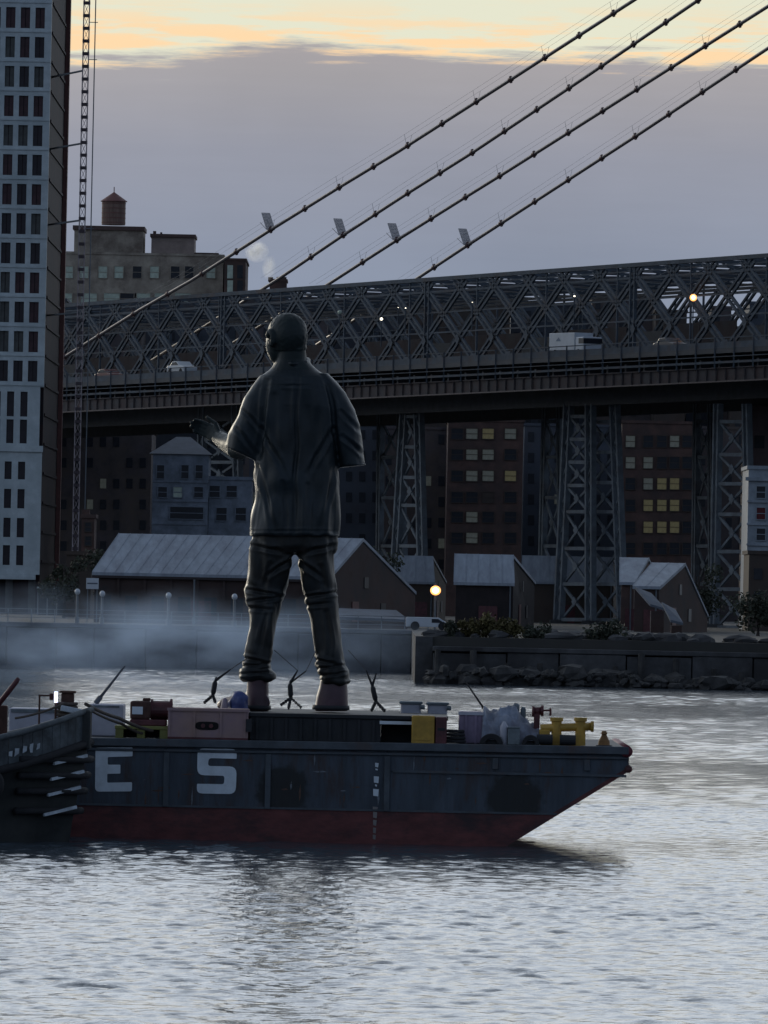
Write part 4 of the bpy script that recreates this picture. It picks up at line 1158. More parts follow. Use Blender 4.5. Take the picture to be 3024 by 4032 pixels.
blamp(2730, 1172, -1.0, M_LAMP_O, .36, 'large orange lit lamp among the bridge girders at the right', 5)
blamp(1502, 1256, -.8, M_LAMP_W, .15, 'small white lit lamp on the bridge right of the statue head')
blamp(1597, 1213, -.8, M_LAMP_W, .07, 'right of two tiny pale lamps high on the bridge beside the statue')
blamp(1568, 1211, -.8, M_LAMP_W, .06, 'left of two tiny pale lamps high on the bridge beside the statue')
blamp(1338, 1230, -.8, M_WINPALE, .25, 'unlit pale lamp globe on the bridge just right of the statue head')
blamp(1860, 1190, -.8, M_LAMP_W, .06, 'tiny pale lamp at the middle of the bridge truss')
blamp(2262, 1166, -.8, M_LAMP_W, .09, 'small white lamp above the white truck')

#==BARGE==
# ------------------------------------------------------------------ barge
BY = 217.0
def B(px, py, dy=0.0): return at(px, py, BY + dy)
def barge():
    bl = B(-2600, 2860); x0 = bl.x
    t = thing('deck_barge', 'dark steel deck barge with white letters and a red underside carrying the statue', 'barge', (B(900, 3300).x, BY + 5, 0))
    W = 10.5
    def topz(x):     # deck sheer
        a = B(400, 2905); b = B(2470, 2940)
        return a.z + (b.z - a.z) * (x - a.x) / (b.x - a.x)
    xb = B(2468, 2960).x; zc = B(2472, 3036).z; xk = B(1985, 3310).x; zr = B(500, 3170).z
    slope = (zc - 0) / (xb - xk)
    xz = lambda z: xk + z / slope
    xred = xz(zr)
    lo = -1.2
    # upper hull in plated strakes between frames
    ribs = [B(px, 3000).x for px in (655, 1056, 1525, 1950, 2312)]
    ed = [x0 - 0, B(-1800, 3000).x, B(-1000, 3000).x, B(-400, 3000).x, B(180, 3000).x] + [B(655, 3000).x, B(1056, 3000).x, B(1525, 3000).x]
    for a, b in zip(ed, ed[1:]):
        MB().box((a + .006, BY, zr + .003), (b - .006, BY + .3, topz((a + b) / 2) - .02)).build('side_plate', M_HULL, t)
    x3 = B(1525, 3000).x
    zl = B(2000, 3046).z
    MB().prism([(x3 + .006, BY, zr + .003), (xred, BY, zr + .003), (xz(zl - .02), BY, zl - .02), (x3 + .006, BY, zl - .02)], (0, .3, 0)).build('side_plate', M_HULL, t)
    MB().prism([(x3 + .006, BY + .004, zl - .01), (xz(zl - .01), BY + .004, zl - .01), (xb, BY + .004, zc), (xb, BY + .004, topz(xb) - .02), (x3 + .006, BY + .004, topz(x3) - .02)], (0, .3, 0)).build('side_plate', M_HULL, t)
    MB().beam((x3 + .15, BY - .02, zl), (xb, BY - .02, zl), .07, .06).build('knuckle_bar', M_RAIL, t)
    # core body behind the plates
    MB().prism([(x0, BY + .32, lo), (xz(lo), BY + .32, lo), (xb - .05, BY + .32, zc + .02), (xb - .05, BY + .32, topz(xb) - .06), (x0, BY + .32, topz(x0) - .06)], (0, W - .64, 0)).build('hull', M_HULL, t)
    MB().prism([(x0, BY + .001, lo), (xz(lo), BY + .001, lo), (xred, BY + .001, zr), (x0, BY + .001, zr)], (0, W, 0)).build('bottom_plating', M_RED, t)
    # raked bottom, red
    MB().prism([(xz(lo) + .03, BY - .006, lo), (xb + .03, BY - .006, zc - .03), (xb + .0, BY - .006, zc + .07), (xz(lo) - .10, BY - .006, lo + .06)], (0, W + .012, 0)).build('rake_plate', M_RED, t)
    MB().box((xb, BY + .02, zc + .075), (xb + .06, BY + W, topz(xb) - .25)).build('bow_plate', M_HULL, t)
    # deck
    a = topz(x0); b = topz(xb)
    MB().prism([(x0, BY + .05, a - .01), (xb, BY + .05, b - .01), (xb, BY + W - .05, b - .01), (x0, BY + W - .05, a - .01)], (0, 0, -.05)).build('deck', M_DECK, t)
    # rub rails and bow fender
    for dz, hh, pr in ((-.10, .20, .13), (-.29, .07, .06)):
        MB().beam((x0, BY - pr / 2, topz(x0) + dz), (xb + .05, BY - pr / 2, topz(xb) + dz), pr, hh).build('rub_rail', M_RAIL, t, bevel=.02)
    MB().tube([(xb + .0, BY - .12, topz(xb) - .12), (xb + .0, BY + W, topz(xb) - .12)], .15, 12).build('bow_fender', mat('fender_red', (.13, .02, .03), .6, 0, .3, 3), t, True)
    MB().tube([(xb + .05, BY - .05, zc + .05), (xb + .05, BY + W, zc + .05)], .10, 10).build('bow_fender', M_RED, t, True)
    for i, x in enumerate(ribs):
        z0 = zr - .02 if i < 3 else topz(x) - .62
        MB().box((x - .07, BY - .07, z0), (x + .07, BY - .002, topz(x) - .34)).build('frame_rib', M_RAIL, t, bevel=.01)
    # waterline weld beads and chine
    MB().beam((x0, BY - .012, zr), (xred, BY - .012, zr), .03, .05).build('chine_bar', M_RAIL, t)
    rs = random.Random(31)
    for px in (240, 450, 860, 1260, 1400, 1760, 2140):
        x = B(px, 3000).x; MB().box((x - .012, BY - .010, zr + .03), (x + .012, BY + .05, topz(x) - .36)).build('weld_seam', M_HULL, t)
    MB().box((x0, BY - .008, zr + .62), (x3 - .1, BY + .05, zr + .64)).build('weld_seam', M_HULL, t)
    ms = mat('scrape_rust', (.095, .055, .040), .85, 0, .5, 6); ms2 = mat('scrape_bare', (.14, .16, .18), .6, 0, .5, 6)
    for i in range(46):
        px = rs.uniform(380, 2330); py = rs.uniform(2960, 3155)
        if px > 1950 and py > 3100: continue
        if abs(px - 450) < 90 or abs(px - 853) < 90: continue
        p = B(px, py, -.004); w = rs.uniform(.03, .22); h = rs.uniform(.008, .03)
        if rs.random() < .45: w, h = rs.uniform(.01, .03), rs.uniform(.08, .30)
        MB().prism([(p.x - w, BY - .006, p.z), (p.x - w * .3, BY - .006, p.z - h), (p.x + w, BY - .006, p.z - h * .3), (p.x + w * .4, BY - .006, p.z + h)], (0, .004, 0)).build('scrape', ms if rs.random() < .6 else ms2, t)
    # letters as raised plate
    def fillet(P):
        out = []; n = len(P)
        for i in range(n):
            x, y, r = P[i]; a = Vector((P[i - 1][0] - x, P[i - 1][1] - y)); b = Vector((P[(i + 1) % n][0] - x, P[(i + 1) % n][1] - y))
            a = a.normalized() * r; b = b.normalized() * r; c = Vector((x, y))
            for k in range(5):
                f = k / 4; out.append(tuple((c + a) * (1 - f) ** 2 + c * 2 * f * (1 - f) + (c + b) * f * f))
        return out
    def poly(pp, name):
        pp = fillet(pp)
        MB().prism([B(x, y, -.022) for x, y in pp], (0, .02, 0)).build(name, M_LETTER, t)
    poly([(376, 2944, 8), (522, 2942, 5), (522, 2978, 5), (424, 2981, 5), (424, 3011, 5), (474, 3011, 4), (474, 3046, 4), (422, 3047, 5), (422, 3082, 5), (520, 3080, 5), (519, 3116, 8), (374, 3117, 18)], 'letter_e')
    S = [(778, 2946, 26), (932, 2949, 22), (932, 2988, 4), (822, 2985, 12), (818, 3016, 12), (932, 3018, 30), (928, 3127, 28), (774, 3124, 22), (776, 3086, 4), (882, 3088, 10), (884, 3055, 10), (776, 3052, 28)]
    poly(S, 'letter_s')
    # draught marks
    for j, (py0, py1, pw) in enumerate(((3003, 3022, 14), (3026, 3034, 10), (3056, 3084, 20), (3088, 3098, 8), (3106, 3136, 22), (3176, 3190, 20), (3196, 3222, 16), (3228, 3252, 14), (3258, 3282, 12), (3286, 3306, 12))):
        x = 1484 - (py0 - 3000) * .035
        MB().prism([B(x - pw / 2, py0, -.02), B(x + pw / 2, py0 + 2, -.02), B(x + pw / 2 - 2, py1, -.02), B(x - pw / 2, py1 - 3, -.02)], (0, .015, 0)).build('draught_mark', M_LETTER if j < 5 else mat('mark_faded', (.20, .18, .17), .7), t)
    return t, topz
bt, topz = barge()
def DZ(x): return topz(x)

# --- deck cargo
def crate(name, label, cat, px0, px1, py0, dy, depth, m, bevel=.03, py1=None, group=None):
    a = B(px0, py0, dy); b = B(px1, py0, dy); x0, x1 = a.x, b.x
    z0 = DZ((x0 + x1) / 2) if py1 is None else B(px0, py1, dy).z
    t = thing(name, label, cat, ((x0 + x1) / 2, BY + dy + depth / 2, z0), group)
    MB().box((x0, BY + dy, z0), (x1, BY + dy + depth, a.z)).build('body', m, t, bevel=bevel)
    return t, x0, x1, z0, a.z
def deckload():
    # pedestal box under the statue
    a = B(985, 2798, .6); b = B(1760, 2812, .6); x0, x1 = a.x, b.x; z0 = DZ(x0) - .01; z1 = a.z - .05
    ped = thing('statue_plinth', 'long low black steel plinth the statue stands on', 'plinth', ((x0 + x1) / 2, BY + 4, z0))
    xo0 = B(1500, 2850, .6).x; xo1 = B(1622, 2850, .6).x
    MB().box((x0, BY + .6, z0), (xo0, BY + 9, z1 - .1)).build('box', M_BLKBOX, ped, bevel=.02)
    MB().box((xo1, BY + .6, z0), (x1, BY + 9, z1 - .1)).build('box', M_BLKBOX, ped, bevel=.02)
    MB().box((xo0 + .003, BY + 1.6, z0), (xo1 - .003, BY + 8.9, z1 - .1)).build('recess_box', M_BLKBOX, ped)
    MB().box((x0 - .03, BY + .55, z1 - .097), (x1 + .03, BY + 9.05, z1)).build('top_plate', M_BLKBOX, ped, bevel=.01)
    for i in range(9):
        x = x0 + (xo0 - x0) * (i + .5) / 9
        MB().box((x - .03, BY + .54, z0 + .02), (x + .03, BY + .597, z1 - .11)).build('stiffener', M_BLKBOX, ped)
    w = B(1495, 2843, .58); w1 = B(1622, 2850, .58); MB().box((w.x, BY + .5, w.z - .05), (w1.x, BY + .59, w.z + .03)).build('white_bar', M_LETTER, ped)
    yp = B(1622, 2805, .5); yq = B(1712, 2805, .5)
    t = thing('yellow_post_box', 'upright yellow steel box against the right end of the black plinth', 'steel box', ((yp.x + yq.x) / 2, BY + .3, z0))
    MB().box((yp.x, BY + .12, z0), (yq.x, BY + .5, z1 + .02)).build('body', M_YEL, t, bevel=.03)
    MB().box((yp.x + .1, BY + .1, z0 + .1), (yq.x - .1, BY + .118, z1 - .1)).build('panel', M_YEL, t)
    mx = B(1716, 2808, .5); my = B(1760, 2808, .5)
    t = thing('maroon_locker', 'dark maroon locker beside the yellow box', 'locker', ((mx.x + my.x) / 2, BY + .3, z0))
    MB().box((mx.x, BY + .1, z0), (my.x, BY + .5, z1)).build('body', M_MAROON, t, bevel=.03)
    MB().box((mx.x + .05, BY + .085, z0 + .35), (my.x - .05, BY + .099, z0 + .42)).build('handle', M_BLKBOX, t)
    # pink primed panel wall
    t, x0, x1, za, zt = crate('steel_bin', 'long faded pink steel bin with a dark oval hole left of the plinth', 'bin', 662, 978, 2788, .25, 2.2, M_PINK)
    h = B(815, 2858, .23); ov = MB()
    ov.rings([((h.x, BY + .236, h.z), (.29, 0, 0), (0, 0, .105), 3.5), ((h.x, BY + .30, h.z), (.29, 0, 0), (0, 0, .105), 3.5)], 24); ov.build('hole', mat('hole_black', (.006, .004, .004), .9), t)
    for dx in (-.10, .10):
        MB().tube([(h.x + dx, BY + .215, h.z), (h.x + dx, BY + .235, h.z)], .055, 12).build('bolt', M_MAROON, t)
    MB().box((x0 - .02, BY + .2, zt - .06), (x1 + .02, BY + .247, zt + .01)).build('top_rim', M_PINK, t)
    MB().box((x0, BY + .21, za), (x1, BY + .247, za + .05)).build('base_rim', M_MAROON, t)
    for f in (.02, .33, .66, .96):
        x = x0 + (x1 - x0) * f; MB().box((x - .025, BY + .22, za + .052), (x + .025, BY + .248, zt - .062)).build('rib', M_PINK, t)
    n = B(972, 2850, .2); MB().box((n.x - .02, BY + .15, n.z - .2), (n.x + .12, BY + .24, n.z + .12)).build('latch', M_BLKBOX, t)
    # pale boxes left
    t, x0, x1, za, zt = crate('pale_container', 'pale grey container behind the mooring ropes', 'container', 352, 486, 2772, 2.5, 2.0, M_PALEBOX)
    MB().box((x0 + .1, BY + 2.48, zt - .08), (x1 - .1, BY + 2.498, zt - .03)).build('lid_edge', M_BULW, t)
    t, x0, x1, za, zt = crate('pale_container', 'low pale container partly hidden behind the tug bow', 'container', 36, 236, 2788, 3.5, 2.0, M_PALEBOX)
    MB().box((x0 + .05, BY + 3.46, zt - .10), (x1 - .05, BY + 3.498, zt - .02)).build('lid_edge', M_BULW, t)
    # machine on olive skid
    s0 = B(452, 2856, .4); s1 = B(662, 2856, .4)
    t = thing('winch_engine', 'maroon and brown winch engine on an olive yellow skid', 'winch', ((s0.x + s1.x) / 2, BY + 1, DZ(s0.x)))
    dz = DZ(s0.x)
    MB().box((s0.x, BY + .4, s0.z - .09), (s1.x, BY + 1.8, s0.z)).build('skid', M_OLIVE, t, bevel=.015)
    MB().box((s0.x + .12, BY + 1.2, dz), (s1.x - .05, BY + 1.25, s0.z - .10)).build('skid_web', M_BLKBOX, t)
    for px in (470, 555, 645):
        p = B(px, 2870, .4); MB().box((p.x - .1, BY + .42, dz), (p.x + .1, BY + 1.78, s0.z - .091)).build('skid_foot', M_OLIVE, t)
    c0 = B(512, 2790, .5); e = B(545, 2770, .5)
    q0 = B(515, 2832, .5)
    MB().box((B(512, 0, .5).x if False else c0.x, BY + .5, s0.z), (B(655, 2832, .5).x, BY + 1.5, q0.z)).build('bed', M_MAROON, t, bevel=.03)
    MB().box((c0.x, BY + .55, q0.z), (B(592, 2800, .5).x, BY + 1.4, B(520, 2760, .5).z)).build('engine_cover', M_WOODB, t, bevel=.05)
    MB().box((B(520, 2800, .5).x, BY + .53, B(520, 2812, .5).z), (B(562, 2800, .5).x, BY + .549, B(520, 2782, .5).z)).build('panel', M_LETTER, t)
    MB().box((B(560, 2800, .5).x, BY + .7, B(520, 2760, .5).z), (B(590, 2800, .5).x, BY + 1.1, B(520, 2748, .5).z)).build('cap', M_WOODB, t, bevel=.02)
    dr = B(632, 2798, .5); MB().tube([(B(592, 2798, .5).x, BY + 1, dr.z), (B(678, 2798, .5).x, BY + 1, dr.z)], .24, 20, None).build('drum', M_MAROON, t, bevel=.02)
    for px in (596, 672):
        d = B(px, 2798, .5); MB().tube([(d.x - .03, BY + 1, d.z), (d.x + .03, BY + 1, d.z)], .29, 20).build('drum_flange', M_MAROON, t)
    # pair of pale boxes behind plinth
    for (a_, b_, y_, lab) in ((1578, 1658, 2764, 'left of two small pale grey boxes behind the plinth'), (1684, 1762, 2768, 'right of two small pale grey boxes behind the plinth')):
        t, x0, x1, za, zt = crate('equipment_box', lab, 'box', a_, b_, y_, 5.5, .8, M_PALEBOX, .06, None, 'pale boxes behind the plinth')
        MB().tube([(x1 - .02, BY + 5.45, zt - .12), (x1 + .1, BY + 5.45, zt - .12)], .06, 8).build('handle', M_BULW, t)
        MB().box((x0 - .04, BY + 5.44, zt - .05), (x1 + .04, BY + 6.34, zt + .02)).build('lid', M_BULW, t, bevel=.02)
    # mauve box
    t, x0, x1, za, zt = crate('mauve_crate', 'mauve crate left of the grey tarpaulin heap', 'crate', 1808, 1902, 2802, .8, 1.4, M_PURP)
    MB().box((x0 - .02, BY + .76, zt - .08), (x1 + .02, BY + .797, zt)).build('rim', M_PALEBOX, t)
    for f in (.3, .7): MB().box((x0 + (x1 - x0) * f - .03, BY + .77, za), (x0 + (x1 - x0) * f + .03, BY + .798, zt - .082)).build('batten', M_PURP, t)
    # black coiled hose
    c = B(1790, 2885, .5); t = thing('hose_coil', 'coil of black hose between the locker and the mauve crate', 'hose', (c.x, BY + .7, DZ(c.x)))
    for k in range(4):
        pts = [(c.x + math.cos(a) * (.26 - k * .015), BY + .55 + math.sin(a) * .22, DZ(c.x) + .05 + k * .085) for a in [2 * math.pi * i / 20 for i in range(21)]]
        MB().tube(pts, .04, 7).build('turn', M_TYRE, t, True)
    # tarpaulin heap
    rn = random.Random(4)
    a = B(1895, 2900, .7); b = B(2125, 2900, .7); zd = DZ(a.x)
    t = thing('tarpaulin_heap', 'lumpy heap of gear under a grey tarpaulin near the bow', 'tarpaulin', ((a.x + b.x) / 2, BY + 1.4, zd))
    m_ = MB(); N = 70; K = 24; hp = [(1895, 2812), (1908, 2782), (1925, 2800), (1960, 2806), (1985, 2790), (2005, 2786), (2030, 2800), (2050, 2822), (2085, 2846), (2125, 2862)]
    def hz(x):
        px = 1512 + x * F / (BY + .7) ; 
        px += (2850 - 2016) * math.sin(-ROLL) * 0
        for (xa, ya), (xb, yb) in zip(hp, hp[1:]):
            pa, pb = B(xa, ya, .7), B(xb, yb, .7)
            if pa.x <= x <= pb.x: return pa.z + (pb.z - pa.z) * (x - pa.x) / (pb.x - pa.x) - zd
        return .1
    vs = []; fs = []
    for i in range(N + 1):
        x = a.x + (b.x - a.x) * i / N
        for j in range(K + 1):
            v = j / K; y = BY + .55 + 1.6 * v; prof = math.sin(math.pi * min(1, max(0, v))) ** .35 if 0 < v < 1 else 0
            h = hz(x) * prof; h += noise.noise(Vector((x * 4.5, y * 4, 0))) * .20 * prof + noise.noise(Vector((x * 12, y * 7, 2))) * .07 * prof
            vs.append((x + noise.noise(Vector((x * 3, y * 3, 5))) * .05, y, zd + max(0, h)))
    for i in range(N):
        for j in range(K): fs.append((i * (K + 1) + j, (i + 1) * (K + 1) + j, (i + 1) * (K + 1) + j + 1, i * (K + 1) + j + 1))
    m_.add(vs, fs).build('cover', M_TARP, t, True)
    # barrels on the heap and pipes sticking out
    for px, py, r in ((2010, 2790, .11), (2032, 2782, .09), (2060, 2796, .07)):
        p = B(px, py, 1.3); MB().tube([(p.x, p.y, p.z - .25), (p.x, p.y, p.z + .03), (p.x, p.y, p.z + .08)], r, 12, [r, r, r * .6]).build('drum_top', M_BULW, t)
    # low arched rubber fenders at the foot
    for px, hw, hh, lab in ((1935, 46, 42, 'left of two black arched rubber fenders in front of the tarpaulin heap'), (2090, 34, 40, 'right of two black arched rubber fenders in front of the tarpaulin heap')):
        p = B(px, 2895, .3); tt = thing('rubber_fender', lab, 'fender', (p.x, BY + .35, zd), 'fenders at the tarpaulin heap')
        w_ = hw * BY / F; h_ = hh * BY / F; n = 14
        outer = [(p.x - math.cos(math.pi * i / n) * w_, BY + .15, zd + math.sin(math.pi * i / n) * h_) for i in range(n + 1)]
        inner = [(p.x - math.cos(math.pi * i / n) * w_ * .55, BY + .15, zd + math.sin(math.pi * i / n) * h_ * .5) for i in range(n, -1, -1)]
        mb_ = MB(); no = n + 1
        vs = outer + inner; vs2 = [(x, y + .35, z) for x, y, z in vs]; N2 = len(vs); fs = []
        for i in range(n):
            o0, o1, i0, i1 = i, i + 1, N2 - 1 - i, N2 - 2 - i
            fs += [(o0, o1, i1, i0), (N2 + o0, N2 + i0, N2 + i1, N2 + o1), (o0, N2 + o0, N2 + o1, o1), (i0, i1, N2 + i1, N2 + i0)]
        fs += [(0, N2 - 1, 2 * N2 - 1, N2), (n, N2 + n, N2 + n + 1, n + 1)]
        mb_.add(vs + vs2, fs).build('arch', M_TYRE, tt, bevel=.02)
        MB().box((p.x - w_ * .5, BY + .3, zd), (p.x + w_ * .5, BY + .45, zd + h_ * .4)).build('insert', M_BLKBOX, tt)
    g = B(1985, 2850, .35); t = thing('gas_bottle', 'short pale bottle standing between the two arched fenders', 'bottle', (g.x, BY + .3, zd))
    MB().tube([(g.x, BY + .3, zd), (g.x, BY + .3, g.z - .06), (g.x, BY + .3, g.z), (g.x, BY + .3, g.z + .06)], .09, 14, [.10, .10, .06, .03]).build('body', M_PALEBOX, t, True)
    g = B(2025, 2868, .3); t = thing('tool_box', 'small blue grey tool box in front of the tarpaulin heap', 'box', (g.x, BY + .3, zd))
    MB().box((g.x - .16, BY + .15, zd), (g.x + .14, BY + .4, g.z)).build('body', M_BULW, t, bevel=.02); MB().box((g.x - .17, BY + .14, g.z + .001), (g.x + .15, BY + .41, g.z + .04)).build('lid', M_BULW, t, bevel=.01)
    # maroon pump
    p = B(2125, 2802, .9); t = thing('pump', 'small maroon pump with a thin tap on top of the gear by the yellow bitts', 'pump', (p.x, BY + 1, zd))
    q = B(2098, 2802, .9)
    MB().tube([(q.x, BY + 1, p.z), (p.x + .05, BY + 1, p.z + .02)], .10, 14, None).build('body', M_MAROON, t, True)
    MB().tube([(q.x - .02, BY + 1, p.z), (q.x + .04, BY + 1, p.z)], .14, 14).build('flange', M_MAROON, t)
    MB().tube([(p.x + .03, BY + 1, p.z + .02), (p.x + .1, BY + 1, p.z + .02)], .14, 14).build('flange', M_MAROON, t)
    e = B(2168, 2797, .9); MB().tube([(p.x + .1, BY + 1, p.z + .03), (e.x, BY + 1, e.z)], .025, 7).build('pipe', M_MAROON, t)
    MB().tube([(e.x, BY + 1, e.z - .14), (e.x, BY + 1, e.z + .05)], .03, 7).build('tap', M_MAROON, t)
    f = B(2100, 2830, .9); MB().box((q.x + .03, BY + .9, zd), (q.x + .18, BY + 1.1, p.z - .05)).build('stand', M_MAROON, t)
    # yellow double bitts
    pa = B(2193, 2826, .4); pb = B(2287, 2826, .4); zd2 = DZ(pa.x)
    t = thing('double_bitt', 'yellow double mooring bitt with a cross bar at the bow of the barge', 'bitt', ((pa.x + pb.x) / 2, BY + .7, zd2))
    for p in (pa, pb):
        MB().tube([(p.x, BY + .7, zd2), (p.x, BY + .7, p.z - .10), (p.x, BY + .7, p.z - .09), (p.x, BY + .7, p.z)], .13, 20, [.13, .13, .165, .165]).build('post', M_YEL, t)
        MB().box((p.x - .13, BY + .5, zd2), (p.x + .13, BY + .54, zd2 + .3)).build('bracket', M_YEL, t)
    l = B(2128, 2868, .4); r = B(2336, 2868, .4); z = l.z - .0
    MB().tube([(l.x, BY + .7, l.z), (r.x, BY + .7, r.z + .04)], .10, 16).build('cross_bar', M_YEL, t, True)
    MB().box((l.x - .02, BY + .58, zd2), (l.x + .25, BY + .82, l.z - .03)).build('end_block', M_YEL, t, bevel=.03)
    MB().tube([(r.x - .06, BY + .7, r.z + .04), (r.x + .02, BY + .7, r.z + .04)], .135, 16).build('end_cap', M_YEL, t)
    MB().box((l.x, BY + .45, zd2 - .004), (r.x - .3, BY + .95, zd2 + .04)).build('base_plate', M_YEL, t)
    for px in (2145, 2236):
        p = B(px, 2905, .2); MB().tube([(p.x - .2, BY + .3, zd2 + .14), (p.x + .2, BY + .3, zd2 + .14)], .13, 14).build('roller', M_BLKBOX, t)
    # small conical fitting
    p = B(2380, 2878, .4); zc_ = DZ(p.x); t = thing('deck_cone', 'small rusty yellow cone fitting at the very bow', 'bollard', (p.x, BY + .6, zc_))
    MB().tube([(p.x, BY + .6, zc_), (p.x, BY + .6, zc_ + .12), (p.x, BY + .6, p.z - .1), (p.x, BY + .6, p.z - .08), (p.x, BY + .6, p.z)], .1, 14, [.16, .14, .06, .085, .05]).build('cone', mat('rusty_yellow', (.20, .10, .03), .7, 0, .4, 5), t)
    MB().box((p.x - .2, BY + .4, zc_ - .003), (p.x + .2, BY + .8, zc_ + .02)).build('foot', M_DECK, t)
deckload()

# --- tie-down bridles around the statue
def tiedown(px, label, foot, node, ups, Ydy=1.2):
    """foot: list of feet px,py ; node (px,py),(px,py) turnbuckle ends ; ups: line ends"""
    n0 = B(*node[0], Ydy); n1 = B(*node[1], Ydy)
    t = thing('tie_down', label, 'chain', (n0.x, n0.y, n0.z - .4), 'tie downs around the statue')
    for f in foot:
        p = B(*f, Ydy - .5 + random.random()); a = n0
        nl = 9; ch = MB()
        for i in range(nl):
            u = a + (p - a) * (i / nl); v = a + (p - a) * ((i + .8) / nl); ch.beam(u, v, .075 if i % 2 else .045, .045 if i % 2 else .075)
        ch.build('chain_leg', M_TYRE, t)
    MB().tube([n0, n0 + (n1 - n0) * .2, n0 + (n1 - n0) * .8, n1], .06, 8, [.035, .065, .065, .035]).build('turnbuckle', M_TYRE, t, True)
    for u in ups:
        e = B(*u[:2], Ydy); MB().tube([n1, e], .02, 6, [u[2] if len(u) > 2 else .035, .018]).build('sling', M_TYRE, t)
        if len(u) > 3:
            MB().tube([e, at(u[3], u[4], 220.6)], .010, 5).build('stay_wire', M_TYRE, t)
tiedown(840, 'leftmost tie down chain, leaning beside the statue left foot', [(803, 2768), (848, 2765)], ((838, 2738), (848, 2680)), [(908, 2636, .045, 990, 2580), (852, 2664)])
tiedown(1146, 'tie down chain standing between the statue legs', [(1105, 2777), (1136, 2790), (1188, 2788)], ((1145, 2748), (1142, 2690)), [(1172, 2640, .045, 1080, 2560), (1205, 2642, .03, 1245, 2560)])
tiedown(1475, 'rightmost tie down chain, right of the statue', [(1462, 2800), (1516, 2800)], ((1480, 2762), (1466, 2700)), [(1442, 2640, .04, 1372, 2560), (1482, 2650, .04)])
def boom(name, label, a, b, r, m, dy):
    p = B(*a, dy); q = B(*b, dy); t = thing(name, label, 'pole', p)
    MB().tube([p, p + (q - p) * .5, q], r, 8, [r * 1.3, r, r * .7]).build('shaft', m, t, True)
    MB().tube([p - (q - p).normalized() * .1, p + (q - p).normalized() * .12], r * 2, 8).build('socket', m, t)
boom('deck_pole', 'thin grey pole leaning to the right above the pale container', (385, 2758), (492, 2622), .035, mat('pole_grey', (.09, .10, .12), .6), 3.0)
boom('deck_pole', 'thin dark pole leaning to the left above the mauve crate', (1912, 2800), (1832, 2682), .022, M_TYRE, 1.5)

